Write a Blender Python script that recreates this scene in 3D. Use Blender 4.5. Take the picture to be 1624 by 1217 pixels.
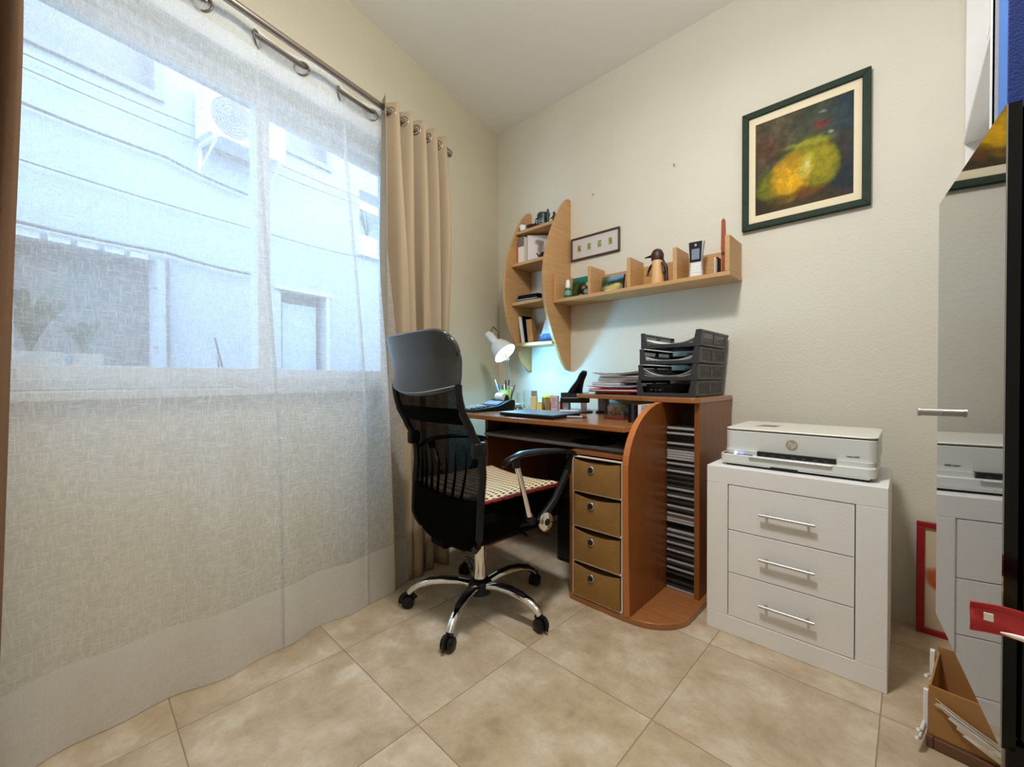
import bpy, bmesh, math, random
from mathutils import Vector, Matrix, Euler
random.seed(7)
for _o in list(bpy.data.objects): bpy.data.objects.remove(_o)
SC = bpy.context.scene
COL = SC.collection
PI = math.pi
def lin(v):
    v /= 255.0
    return v/12.92 if v <= .04045 else ((v+.055)/1.055)**2.4
def rgb(r, g, b): return (lin(r), lin(g), lin(b), 1)
def V(*a): return Vector(a)

# ------------------------------------------------------------------ camera, sky, lights, exposure
cam = bpy.data.cameras.new('camera'); CAM = bpy.data.objects.new('camera', cam); COL.objects.link(CAM)
cam.sensor_width = 36; cam.lens = 661.9*36/1624; cam.clip_start = .02
YAW, PITCH, ROLL = .7573, -.0112, -.0026
_f = V(-math.sin(YAW)*math.cos(PITCH), math.cos(YAW)*math.cos(PITCH), math.sin(PITCH)); _r = V(math.cos(YAW), math.sin(YAW), 0); _u = _r.cross(_f)
_r2 = _r*math.cos(ROLL)+_u*math.sin(ROLL); _u2 = -_r*math.sin(ROLL)+_u*math.cos(ROLL)
CAM.matrix_world = Matrix(((_r2.x, _u2.x, -_f.x, 2.1898), (_r2.y, _u2.y, -_f.y, -2.1794), (_r2.z, _u2.z, -_f.z, .93), (0, 0, 0, 1)))
SC.camera = CAM
W = bpy.data.worlds.new('sky'); SC.world = W; W.use_nodes = True
bg = W.node_tree.nodes['Background']; bg.inputs[0].default_value = (.52, .74, 1, 1); bg.inputs[1].default_value = 7.3
SC.view_settings.view_transform = 'Standard'; SC.view_settings.look = 'None'; SC.view_settings.gamma = 1
SC.view_settings.use_curve_mapping = False; SC.view_settings.exposure = 0.4
CEILING_LAMP_POWER = 31
DESK_LAMP_POWER = 11
try:
    SC.cycles.max_bounces = 10; SC.cycles.diffuse_bounces = 6; SC.cycles.transparent_max_bounces = 16; SC.cycles.caustics_reflective = False
    SC.cycles.caustics_refractive = False; SC.cycles.sample_clamp_indirect = 6; SC.cycles.use_denoising = True
except Exception: pass

# ------------------------------------------------------------------ materials
def newmat(name):
    m = bpy.data.materials.new(name); m.use_nodes = True
    return m, m.node_tree.nodes, m.node_tree.links, m.node_tree.nodes['Principled BSDF']
def M(name, col, rough=.5, metal=0, var=0, scale=8, bump=0, bscale=200, stretch=None, col2=None, spec=.5, sheen=0, emit=0, alpha=1, coat=0):
    m, N, L, b = newmat(name)
    b.inputs['Base Color'].default_value = col; b.inputs['Roughness'].default_value = rough; b.inputs['Metallic'].default_value = metal
    b.inputs['Specular IOR Level'].default_value = spec
    if coat: b.inputs['Coat Weight'].default_value = coat; b.inputs['Coat Roughness'].default_value = .15
    if sheen: b.inputs['Sheen Weight'].default_value = sheen
    if emit: b.inputs['Emission Color'].default_value = col; b.inputs['Emission Strength'].default_value = emit
    if var or bump or col2:
        tc = N.new('ShaderNodeTexCoord'); mp = N.new('ShaderNodeMapping'); L.new(tc.outputs['Object'], mp.inputs[0])
        if stretch: mp.inputs['Scale'].default_value = stretch
    if var or col2:
        n = N.new('ShaderNodeTexNoise'); n.inputs['Scale'].default_value = scale; n.inputs['Detail'].default_value = 6; L.new(mp.outputs[0], n.inputs['Vector'])
        r = N.new('ShaderNodeValToRGB'); L.new(n.outputs[0], r.inputs[0])
        c2 = col2 or tuple(min(1, c*(1-var)) for c in col[:3])+(1,)
        r.color_ramp.elements[0].position = .3; r.color_ramp.elements[0].color = c2
        r.color_ramp.elements[1].position = .7; r.color_ramp.elements[1].color = col
        L.new(r.outputs[0], b.inputs['Base Color'])
    if bump:
        n2 = N.new('ShaderNodeTexNoise'); n2.inputs['Scale'].default_value = bscale; n2.inputs['Detail'].default_value = 3
        tc2 = N.new('ShaderNodeTexCoord'); L.new(tc2.outputs['Object'], n2.inputs['Vector'])
        bp = N.new('ShaderNodeBump'); bp.inputs['Strength'].default_value = bump; bp.inputs['Distance'].default_value = .004
        L.new(n2.outputs[0], bp.inputs['Height']); L.new(bp.outputs[0], b.inputs['Normal'])
    return m
PAINT = M('wall_paint', rgb(218, 213, 198), .75, bump=.25, bscale=90, var=.03, scale=3)
PAINT_DIM = M('wall_paint_dimmed', rgb(206, 198, 174), .75, bump=.25, bscale=90, var=.03, scale=3)  # same paint as the other walls, darkened to stand for dimmer light
CEIL = M('ceiling_paint', rgb(240, 239, 235), .85, bump=.1, bscale=60)
GROUT = M('grout', rgb(158, 134, 104), .8)
BEECH = M('beech_laminate', rgb(198, 154, 102), .45, var=.16, scale=6, stretch=(1.2, 1.2, 14))
BEECHH = M('beech_laminate_lengthwise', rgb(198, 154, 102), .45, var=.16, scale=6, stretch=(1, 14, 14))
CHERRY = M('cherry_laminate', rgb(144, 84, 36), .32, var=.22, scale=5, stretch=(14, 14, 1))
CHERRYH = M('cherry_laminate_top', rgb(164, 106, 60), .22, var=.2, scale=5, stretch=(1, 14, 14), coat=.25)
CEDGE = M('cherry_edge_band', rgb(186, 112, 56), .4)
DARKWOOD = M('dark_back_panel', rgb(58, 32, 22), .6)
WHITEF = M('white_furniture', rgb(238, 236, 234), .42, var=.02, bump=.12, bscale=140, stretch=None)
WHITEP = M('white_plastic', rgb(216, 218, 214), .38)
WHITEL = M('white_lid', rgb(226, 222, 212), .3)
DGAP = M('dark_gap', rgb(20, 22, 24), .6)
GREYGAP = M('dark_grey_seam', rgb(62, 66, 72), .5)
ALU = M('brushed_aluminium', rgb(196, 194, 190), .35, .85)
CHROME = M('chrome', (.82, .82, .8, 1), .07, 1)
STEEL = M('brushed_steel_rod', rgb(160, 150, 142), .3, 1)
BLACKP = M('black_plastic', rgb(11, 11, 13), .35, spec=.35)
BLACKM = M('matt_black', rgb(6, 6, 7), .8, spec=.1)
BLACKF = M('black_fabric', rgb(5, 5, 6), .95, bump=.4, bscale=500, spec=.05)
LEATHER = M('black_leather', rgb(44, 47, 52), .36, bump=.1, bscale=260, spec=.9, coat=.3)
GREYT = M('grey_keyboard_tray', rgb(150, 156, 160), .4)
CHARCOAL = M('charcoal_plastic', rgb(50, 51, 54), .42)
PAPER = M('paper_white', rgb(226, 226, 224), .8)
PAPERC = M('paper_cream', rgb(214, 200, 178), .8)
PAPERG = M('paper_grey', rgb(168, 168, 172), .8)
RED = M('red_cardboard', rgb(168, 28, 34), .5)
REDF = M('red_frame_paint', rgb(150, 12, 22), .4)
NAVY = M('navy_card', rgb(40, 44, 72), .6)
BLUE = M('blue_binder_board', rgb(14, 52, 140), .5, bump=.3, bscale=300)
LBLUE = M('blue_binder_spine', rgb(70, 130, 214), .5)
KHAKI = M('tan_fabric', rgb(158, 116, 56), .85, var=.16, scale=22, bump=.8, bscale=420)
FRAMEW = M('white_wire_frame', rgb(222, 216, 206), .4)
DRAPE_SHADED = M('beige_drape_shaded', rgb(112, 84, 62), .9, bump=.25, bscale=600)  # the beige drape again, its backlit shade put into a browner colour
DRAPE = M('beige_drape', rgb(168, 149, 122), .9, bump=.25, bscale=600)
GREENP = M('lime_plastic', rgb(168, 214, 104), .45)
CARD = M('brown_cardboard', rgb(172, 124, 70), .8, var=.12, scale=9)
CARDD = M('dark_brown_cardboard', rgb(110, 74, 48), .8, var=.1)
YELLOW = M('pale_yellow_card', rgb(226, 214, 132), .7)
YELLID = M('yellow_lid', rgb(224, 214, 60), .5)
OLIVE = M('olive_tin', rgb(146, 118, 62), .5)
CREAM = M('cream_box', rgb(214, 196, 150), .6)
PINKL = M('pale_printed_label', rgb(214, 190, 200), .6)
GREENF = M('green_frame', rgb(40, 56, 42), .6, var=.2, scale=30, spec=.2)
MATC = M('cream_mat', rgb(232, 218, 186), .8)
BROWNF = M('dark_brown_frame', rgb(78, 50, 38), .35)
DKBROWN = M('dark_stained_wood', rgb(58, 26, 20), .45)
PALEWOOD = M('pale_turned_wood', rgb(222, 178, 122), .45, var=.1, scale=8, stretch=(10, 10, 1))
INCENSE = M('red_brown_wood', rgb(150, 66, 30), .5)
SILVER = M('silver_plastic', rgb(196, 198, 204), .3, .3)
SCREEN = M('phone_lcd', rgb(128, 140, 158), .2)
CAPW = M('white_cap', rgb(232, 232, 230), .4)
GREENB = M('green_label', rgb(22, 92, 62), .4)
DTEAL = M('dark_teal_enamel', rgb(28, 48, 52), .35)
BOOKO = M('orange_spine', rgb(190, 92, 52), .6)
BOOKW = M('white_spine', rgb(222, 212, 196), .6)
BOOKG = M('grey_print', rgb(104, 98, 92), .6)
FOLIAGE = M('leaf_green', rgb(74, 98, 66), .6, var=.3, scale=12)
FACADE = M('white_render', rgb(168, 173, 178), .9, var=.05, scale=1.2, bump=.2, bscale=30)
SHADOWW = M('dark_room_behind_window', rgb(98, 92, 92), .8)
SHUTTER = M('grey_shutter', rgb(138, 134, 136), .7)
SHUTB = M('pale_blue_panel', rgb(176, 190, 206), .6)
PVC = M('white_pvc', rgb(222, 226, 228), .35)
MARBLE = M('pale_marble', rgb(206, 204, 196), .35, var=.1, scale=5)
CONC = M('concrete_yard', rgb(150, 146, 140), .9)
MIRROR = M('smoked_mirror_glass', (.32, .335, .35, 1), .03, 1)
BLACKG = M('gloss_black_lacquer', rgb(7, 7, 9), .16, spec=.25)
LED = M('blue_led', (.05, .08, 1, 1), .4, emit=6)
LEDW = M('white_led', (.85, .9, 1, 1), .4, emit=1.6)
GLOWC = M('opal_glass_lit', (1, .93, .82, 1), .4, emit=3)
BULB = M('lit_bulb', (.72, .93, 1, 1), .4, emit=14)
SHADEW = M('lamp_white_enamel', rgb(196, 196, 190), .4)
GLASS_M, N, L, b = newmat('clear_glass')
b.inputs['Base Color'].default_value = (.93, .97, .96, 1); b.inputs['Roughness'].default_value = .03; b.inputs['Transmission Weight'].default_value = 1; b.inputs['IOR'].default_value = 1.25
def thin(name, tint, gloss, fac):
    m = bpy.data.materials.new(name); m.use_nodes = True; N = m.node_tree.nodes; L = m.node_tree.links; N.remove(N['Principled BSDF'])
    t = N.new('ShaderNodeBsdfTransparent'); t.inputs[0].default_value = tint
    g = N.new('ShaderNodeBsdfGlossy'); g.inputs[0].default_value = (1, 1, 1, 1); g.inputs['Roughness'].default_value = gloss
    x = N.new('ShaderNodeMixShader'); x.inputs[0].default_value = fac; L.new(t.outputs[0], x.inputs[1]); L.new(g.outputs[0], x.inputs[2])
    L.new(x.outputs[0], N['Material Output'].inputs[0]); return m
PANE = thin('window_glass', (.95, .98, 1, 1), .0, .001)
CLEARP = thin('clear_plastic', (.86, .88, .88, 1), .1, .14)
REDCLEAR = thin('red_clear_film', (.75, .08, .1, 1), .15, .12)
def veil(name, col, base, amp, sx, sz, translucent=.5):
    """woven cloth that lets part of the light straight through"""
    m = bpy.data.materials.new(name); m.use_nodes = True; N = m.node_tree.nodes; L = m.node_tree.links; N.remove(N['Principled BSDF'])
    tc = N.new('ShaderNodeTexCoord')
    def thread(s, rot):
        mp = N.new('ShaderNodeMapping'); mp.inputs['Scale'].default_value = s; mp.inputs['Rotation'].default_value = (0, rot, 0); L.new(tc.outputs['Object'], mp.inputs[0])
        n = N.new('ShaderNodeTexNoise'); n.inputs['Scale'].default_value = 1; n.inputs['Detail'].default_value = 3; n.inputs['Roughness'].default_value = .7; L.new(mp.outputs[0], n.inputs['Vector']); return n
    a = thread((sx*.13, 2, sz), 0); c = thread((sx, 2, sz*.13), 0)
    ad = N.new('ShaderNodeMath'); ad.operation = 'MAXIMUM'; L.new(a.outputs[0], ad.inputs[0]); L.new(c.outputs[0], ad.inputs[1])
    mr = N.new('ShaderNodeMapRange'); mr.inputs['From Min'].default_value = .46; mr.inputs['From Max'].default_value = .72
    mr.inputs['To Min'].default_value = base-amp; mr.inputs['To Max'].default_value = base+amp; L.new(ad.outputs[0], mr.inputs[0])
    t = N.new('ShaderNodeBsdfTransparent'); d = N.new('ShaderNodeBsdfDiffuse'); d.inputs[0].default_value = col
    tl = N.new('ShaderNodeBsdfTranslucent'); tl.inputs[0].default_value = col
    x1 = N.new('ShaderNodeMixShader'); x1.inputs[0].default_value = translucent; L.new(d.outputs[0], x1.inputs[1]); L.new(tl.outputs[0], x1.inputs[2])
    x2 = N.new('ShaderNodeMixShader'); L.new(mr.outputs[0], x2.inputs[0]); L.new(t.outputs[0], x2.inputs[1]); L.new(x1.outputs[0], x2.inputs[2])
    L.new(x2.outputs[0], N['Material Output'].inputs[0]); return m
SHEER = veil('sheer_voile', (.95, .955, .95, 1), .62, .16, 300, 300, .6)
HEM = veil('sheer_voile_hem', (.92, .91, .9, 1), .8, .05, 380, 380, .55)
MESHB = veil('black_chair_mesh', (.004, .004, .0045, 1), .95, .025, 300, 300, .1)

def tile_mat():
    m, N, L, b = newmat('travertine_tile')
    tc = N.new('ShaderNodeTexCoord'); oi = N.new('ShaderNodeObjectInfo')
    ad = N.new('ShaderNodeVectorMath'); ad.operation = 'ADD'
    cb = N.new('ShaderNodeCombineXYZ'); mu = N.new('ShaderNodeMath'); mu.operation = 'MULTIPLY'; mu.inputs[1].default_value = 40
    L.new(oi.outputs['Random'], mu.inputs[0])
    for i in range(3): L.new(mu.outputs[0], cb.inputs[i])
    L.new(tc.outputs['Object'], ad.inputs[0]); L.new(cb.outputs[0], ad.inputs[1])
    n = N.new('ShaderNodeTexNoise'); n.inputs['Scale'].default_value = 6.5; n.inputs['Detail'].default_value = 10; n.inputs['Roughness'].default_value = .66; n.inputs['Distortion'].default_value = .25
    L.new(ad.outputs[0], n.inputs['Vector'])
    r = N.new('ShaderNodeValToRGB'); cr = r.color_ramp; L.new(n.outputs[0], r.inputs[0])
    cr.elements[0].position = .3; cr.elements[0].color = rgb(166, 144, 116); cr.elements[1].position = .72; cr.elements[1].color = rgb(216, 204, 184)
    e = cr.elements.new(.5); e.color = rgb(190, 170, 142)
    n2 = N.new('ShaderNodeTexNoise'); n2.inputs['Scale'].default_value = 38; n2.inputs['Detail'].default_value = 6; L.new(ad.outputs[0], n2.inputs['Vector'])
    r2 = N.new('ShaderNodeValToRGB'); r2.color_ramp.elements[0].position = .27; r2.color_ramp.elements[0].color = (.72, .68, .62, 1); r2.color_ramp.elements[1].position = .45; r2.color_ramp.elements[1].color = (1, 1, 1, 1)
    L.new(n2.outputs[0], r2.inputs[0])
    mx = N.new('ShaderNodeMix'); mx.data_type = 'RGBA'; mx.blend_type = 'MULTIPLY'; mx.inputs[0].default_value = .35
    L.new(r.outputs[0], mx.inputs[6]); L.new(r2.outputs[0], mx.inputs[7]); L.new(mx.outputs[2], b.inputs['Base Color'])
    b.inputs['Roughness'].default_value = .36
    bp = N.new('ShaderNodeBump'); bp.inputs['Strength'].default_value = .12; bp.inputs['Distance'].default_value = .003; L.new(n.outputs[0], bp.inputs['Height']); L.new(bp.outputs[0], b.inputs['Normal'])
    return m
TILE = tile_mat()

class PaintNodes:
    """flat painted pictures: noise grounds with soft ellipses of colour over object coordinates (x across, z up)"""
    def __init__(s, name, rough=.6):
        s.m, s.N, s.L, s.b = newmat(name); s.b.inputs['Roughness'].default_value = rough
        tc = s.N.new('ShaderNodeTexCoord'); s.co = tc.outputs['Object']
        n = s.N.new('ShaderNodeTexNoise'); n.inputs['Scale'].default_value = 22; n.inputs['Detail'].default_value = 5; s.L.new(s.co, n.inputs['Vector'])
        sub = s.N.new('ShaderNodeVectorMath'); sub.operation = 'SUBTRACT'; sub.inputs[1].default_value = (.5, .5, .5); s.L.new(n.outputs['Color'], sub.inputs[0])
        sc = s.N.new('ShaderNodeVectorMath'); sc.operation = 'SCALE'; sc.inputs['Scale'].default_value = .03; s.L.new(sub.outputs[0], sc.inputs[0])
        ad = s.N.new('ShaderNodeVectorMath'); ad.operation = 'ADD'; s.L.new(s.co, ad.inputs[0]); s.L.new(sc.outputs[0], ad.inputs[1]); s.wob = ad.outputs[0]
        s.cur = None
    def ground(s, cols, scale=6, det=8):
        n = s.N.new('ShaderNodeTexNoise'); n.inputs['Scale'].default_value = scale; n.inputs['Detail'].default_value = det; n.inputs['Roughness'].default_value = .65; s.L.new(s.co, n.inputs['Vector'])
        r = s.N.new('ShaderNodeValToRGB'); s.L.new(n.outputs[0], r.inputs[0]); cr = r.color_ramp
        k = len(cols)
        cr.elements[0].position = .3; cr.elements[0].color = cols[0]; cr.elements[1].position = .7; cr.elements[1].color = cols[-1]
        for i in range(1, k-1): e = cr.elements.new(.3+.4*i/(k-1)); e.color = cols[i]
        s.cur = r.outputs[0]
    def blob(s, cx, cz, rx, rz, col, soft=.25, rot=0, alpha=1):
        mp = s.N.new('ShaderNodeMapping'); mp.vector_type = 'TEXTURE'; mp.inputs['Location'].default_value = (cx, 0, cz); mp.inputs['Rotation'].default_value = (0, rot, 0); mp.inputs['Scale'].default_value = (rx, 1e3, rz)
        s.L.new(s.wob, mp.inputs[0]); ln = s.N.new('ShaderNodeVectorMath'); ln.operation = 'LENGTH'; s.L.new(mp.outputs[0], ln.inputs[0])
        mr = s.N.new('ShaderNodeMapRange'); mr.interpolation_type = 'SMOOTHSTEP'; mr.inputs['From Min'].default_value = 1-soft; mr.inputs['From Max'].default_value = 1+soft
        mr.inputs['To Min'].default_value = alpha; mr.inputs['To Max'].default_value = 0; s.L.new(ln.outputs[1], mr.inputs[0])
        x = s.N.new('ShaderNodeMix'); x.data_type = 'RGBA'; s.L.new(mr.outputs[0], x.inputs[0]); s.L.new(s.cur, x.inputs[6]); x.inputs[7].default_value = col; s.cur = x.outputs[2]
    def brush(s, scale=60, lo=.55, hi=1.25):
        n = s.N.new('ShaderNodeTexNoise'); n.inputs['Scale'].default_value = scale; n.inputs['Detail'].default_value = 6; n.inputs['Roughness'].default_value = .7; s.L.new(s.wob, n.inputs['Vector'])
        mr = s.N.new('ShaderNodeMapRange'); mr.inputs['From Min'].default_value = .3; mr.inputs['From Max'].default_value = .7; mr.inputs['To Min'].default_value = lo; mr.inputs['To Max'].default_value = hi; s.L.new(n.outputs[0], mr.inputs[0])
        x = s.N.new('ShaderNodeVectorMath'); x.operation = 'SCALE'; s.L.new(s.cur, x.inputs[0]); s.L.new(mr.outputs[0], x.inputs['Scale']); s.cur = x.outputs[0]
    def done(s): s.b.inputs['Specular IOR Level'].default_value = .2; s.L.new(s.cur, s.b.inputs['Base Color']); return s.m

# ------------------------------------------------------------------ mesh helpers
class MB:
    def __init__(s): s.bm = bmesh.new()
    def _put(s, src, mat=None):
        if mat is not None: bmesh.ops.transform(src, matrix=mat, verts=src.verts)
        t = bpy.data.meshes.new('t'); src.to_mesh(t); src.free(); s.bm.from_mesh(t); bpy.data.meshes.remove(t); return s
    def box(s, x0, x1, y0, y1, z0, z1, bev=0, seg=2, rot=None):
        b = bmesh.new(); bmesh.ops.create_cube(b, size=1)
        sz = (x1-x0, y1-y0, z1-z0); c = V((x0+x1)/2, (y0+y1)/2, (z0+z1)/2)
        for v in b.verts: v.co = V(v.co.x*sz[0], v.co.y*sz[1], v.co.z*sz[2])
        if bev: bmesh.ops.bevel(b, geom=list(b.edges), offset=min(bev, .45*min(map(abs, sz))), segments=seg, affect='EDGES', profile=.5)
        m = Matrix.Translation(c)
        if rot: m = m @ Euler(rot).to_matrix().to_4x4()
        return s._put(b, m)
    def cyl(s, p0, p1, r0, r1=None, seg=20, cap=True):
        p0, p1 = Vector(p0), Vector(p1); d = p1-p0; r1 = r0 if r1 is None else r1
        b = bmesh.new(); bmesh.ops.create_cone(b, cap_ends=cap, segments=seg, radius1=r0, radius2=r1, depth=d.length)
        return s._put(b, Matrix.Translation((p0+p1)/2) @ d.to_track_quat('Z', 'Y').to_matrix().to_4x4())
    def lathe(s, prof, c=(0, 0, 0), axis=(0, 0, 1), seg=24):
        b = bmesh.new(); rings = []
        for r, z in prof:
            rings.append([b.verts.new((r*math.cos(2*PI*i/seg), r*math.sin(2*PI*i/seg), z)) for i in range(seg)] if r > 1e-5 else [b.verts.new((0, 0, z))])
        for A, B in zip(rings, rings[1:]):
            for i in range(seg):
                j = (i+1) % seg
                if len(A) == 1 and len(B) == 1: continue
                if len(A) == 1: b.faces.new((A[0], B[j], B[i])) if False else b.faces.new((A[0], B[i], B[j]))
                elif len(B) == 1: b.faces.new((A[i], A[j], B[0]))
                else: b.faces.new((A[i], A[j], B[j], B[i]))
        bmesh.ops.recalc_face_normals(b, faces=b.faces)
        return s._put(b, Matrix.Translation(Vector(c)) @ Vector(axis).to_track_quat('Z', 'Y').to_matrix().to_4x4())
    def tube(s, pts, r, seg=10, closed=False, flat=1.0, up=(0, 0, 1)):
        pts = [Vector(p) for p in pts]; n = len(pts); b = bmesh.new(); rings = []
        rs = r if isinstance(r, (list, tuple)) else [r]*n
        for i, p in enumerate(pts):
            if closed: t = pts[(i+1) % n]-pts[i-1]
            else: t = pts[min(i+1, n-1)]-pts[max(i-1, 0)]
            t.normalize(); u = Vector(up)
            if abs(t.dot(u)) > .95: u = V(1, 0, 0) if abs(t.x) < .9 else V(0, 1, 0)
            a = t.cross(u).normalized(); c = a.cross(t).normalized()
            rings.append([b.verts.new(p+a*math.cos(2*PI*k/seg)*rs[i]+c*math.sin(2*PI*k/seg)*rs[i]*flat) for k in range(seg)])
        m = n if closed else n-1
        for i in range(m):
            A, B = rings[i], rings[(i+1) % n]
            for k in range(seg): b.faces.new((A[k], A[(k+1) % seg], B[(k+1) % seg], B[k]))
        if not closed: b.faces.new(rings[0][::-1]); b.faces.new(rings[-1])
        bmesh.ops.recalc_face_normals(b, faces=b.faces)
        return s._put(b)
    def prism(s, poly, a0, a1, axis='z', bev=0):
        """polygon in the two other axes, pushed from a0 to a1 along axis"""
        def P(u, w, h): return {'z': (u, w, h), 'x': (h, u, w), 'y': (u, h, w)}[axis]
        b = bmesh.new(); A = [b.verts.new(P(u, w, a0)) for u, w in poly]; B = [b.verts.new(P(u, w, a1)) for u, w in poly]
        b.faces.new(A); b.faces.new(B); n = len(poly)
        for i in range(n): b.faces.new((A[i], A[(i+1) % n], B[(i+1) % n], B[i]))
        bmesh.ops.recalc_face_normals(b, faces=b.faces)
        if bev: bmesh.ops.bevel(b, geom=[e for e in b.edges if len(e.link_faces) == 2 and e.calc_face_angle(0) > .5], offset=bev, segments=2, affect='EDGES', profile=.5)
        return s._put(b)
    def grid(s, f, nu, nv, thick=0, closeu=False):
        """sheet of points f(u, v), u and v in 0..1; thick gives it a back and rims"""
        b = bmesh.new(); P = [[Vector(f(i/nu, j/nv)) for j in range(nv+1)] for i in range(nu+1)]
        G = [[b.verts.new(p) for p in row] for row in P]
        for i in range(nu):
            for j in range(nv): b.faces.new((G[i][j], G[i+1][j], G[i+1][j+1], G[i][j+1]))
        bmesh.ops.recalc_face_normals(b, faces=b.faces)
        if thick: bmesh.ops.solidify(b, geom=b.faces[:], thickness=thick)
        return s._put(b)
    def mesh(s, name, smooth=50):
        me = bpy.data.meshes.new(name); s.bm.to_mesh(me); s.bm.free()
        if smooth and len(me.polygons):
            me.polygons.foreach_set('use_smooth', [True]*len(me.polygons)); me.set_sharp_from_angle(angle=math.radians(smooth))
        return me
def obj(name, mb, mat, parent=None, smooth=50, loc=None, rotz=0):
    o = bpy.data.objects.new(name, mb.mesh(name, smooth) if isinstance(mb, MB) else mb); COL.objects.link(o)
    if isinstance(mat, (list, tuple)):
        for q in mat: o.data.materials.append(q)
    elif mat and not len(o.data.materials): o.data.materials.append(mat)
    if smooth and len(o.data.polygons) > 5 and smooth < 100:
        wn = o.modifiers.new('weighted_normals', 'WEIGHTED_NORMAL'); wn.keep_sharp = True; wn.weight = 90
    if parent: o.parent = parent
    if loc: o.location = loc
    if rotz: o.rotation_euler = (0, 0, rotz)
    return o
def tag(o, label, cat, group=None):
    o['label'] = label; o['category'] = cat
    if group: o['group'] = group
    return o
def thing(name, label, cat, loc=(0, 0, 0), rotz=0, group=None):
    o = bpy.data.objects.new(name, None); COL.objects.link(o); o.location = loc; o.rotation_euler = (0, 0, rotz); o.empty_display_size = .05
    return tag(o, label, cat, group)
def struct(name, mb, mat, parent=None, loc=None, rotz=0):
    o = obj(name, mb, mat, parent, loc=loc, rotz=rotz)
    if not parent: o['kind'] = 'structure'
    return o
def dup(root, loc, rotz=0, label=None, group=None):
    r = root.copy(); COL.objects.link(r); r.location = loc; r.rotation_euler = (0, 0, rotz)
    if label: r['label'] = label
    if group: r['group'] = group
    for c in list(root.children):
        d = c.copy(); COL.objects.link(d); d.parent = r
        for g in c.children: e = g.copy(); COL.objects.link(e); e.parent = d
    return r
def cut_wall(mb, a0, a1, z0, z1, o0, o1, holes):
    """wall slab with rectangular openings: a along, o through, z up"""
    xs = sorted({a0, a1}|{h[0] for h in holes}|{h[1] for h in holes}); zs = sorted({z0, z1}|{h[2] for h in holes}|{h[3] for h in holes})
    for x, X in zip(xs, xs[1:]):
        run = None
        for z, Z in zip(zs, zs[1:]):
            hole = any(h[0] <= x+1e-6 and X <= h[1]+1e-6 and h[2] <= z+1e-6 and Z <= h[3]+1e-6 for h in holes)
            if hole:
                if run: mb.box(x, X, o0, o1, run[0], run[1]); run = None
            else: run = (run[0] if run else z, Z)
        if run: mb.box(x, X, o0, o1, run[0], run[1])
    return mb
_font = {}
def letters(name, text, size, mat, parent, mw, shear=0, extr=.0006):
    c = bpy.data.curves.new('t', 'FONT'); c.body = text; c.size = size; c.extrude = extr; c.shear = shear; c.align_x = 'CENTER'; c.align_y = 'CENTER'
    t = bpy.data.objects.new('t', c); COL.objects.link(t); bpy.context.view_layer.update()
    me = bpy.data.meshes.new_from_object(t.evaluated_get(bpy.context.evaluated_depsgraph_get())); bpy.data.objects.remove(t); bpy.data.curves.remove(c)
    me.transform(mw); me.name = name
    return obj(name, me, mat, parent, 0)

# ------------------------------------------------------------------ room shell
WA = .2033                                   # the window wall leans in by this angle, so the corner is acute
WROT = -(PI/2-WA)                            # local x runs along the window wall from the corner, local y points into the room
H = 2.72
ROOM = [(0, 0), (2.6, 0), (2.6, -3.6), (math.tan(WA)*3.6, -3.6)]
fl = MB(); fl.prism([(-.15, .12), (2.72, .12), (2.72, -3.72), (math.tan(WA)*3.72-.12, -3.72)], -.08, -.0015)
FLOOR = struct('floor', fl, GROUT)
def clip(poly, a, b):
    out = []; f = lambda p: (b[0]-a[0])*(p[1]-a[1])-(b[1]-a[1])*(p[0]-a[0])
    for i, p in enumerate(poly):
        q = poly[(i+1) % len(poly)]; fp, fq = f(p), f(q)
        if fp <= 0: out.append(p)
        if (fp < 0) != (fq < 0) and abs(fp-fq) > 1e-12: t = fp/(fp-fq); out.append((p[0]+t*(q[0]-p[0]), p[1]+t*(q[1]-p[1])))
    return out
TS = .4491; _c, _s = math.cos(1.5647), math.sin(1.5647)
for i in range(-6, 6):
    for j in range(-3, 6):
        g = .0014/TS
        q = []
        for a, b_ in ((i+g, j+g), (i+1-g, j+g), (i+1-g, j+1-g), (i+g, j+1-g)):
            q.append((.7902+TS*(a*_c+b_*_s), -1.5441+TS*(a*_s-b_*_c)))
        for a, b_ in zip(ROOM, ROOM[1:]+ROOM[:1]):
            q = clip(q, a, b_) if q else q
        if len(q) < 3: continue
        cx = sum(p[0] for p in q)/len(q); cy = sum(p[1] for p in q)/len(q)
        m = MB(); m.prism([(p[0]-cx, p[1]-cy) for p in q], -.006, 0, bev=.0008)
        obj('tile', m, TILE, FLOOR, loc=(cx, cy, 0), smooth=0)
w = MB(); w.box(-.15, 2.72, 0, .12, 0, H); struct('wall_back', w, PAINT)
w = MB(); w.box(2.6, 2.72, -3.72, 0, 0, H); struct('wall_right', w, PAINT)
w = MB(); w.box(.5, 2.6, -3.72, -3.6, 0, H); struct('wall_rear', w, PAINT)
w = MB(); cut_wall(w, 0, 3.75, 0, H, -.24, 0, [(.88, 2.42, .9, 2.13)]); struct('wall_window', w, PAINT_DIM, rotz=WROT)
w = MB(); w.box(-.3, 2.72, -3.72, .12, H, H+.1); struct('ceiling', w, CEIL)
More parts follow.
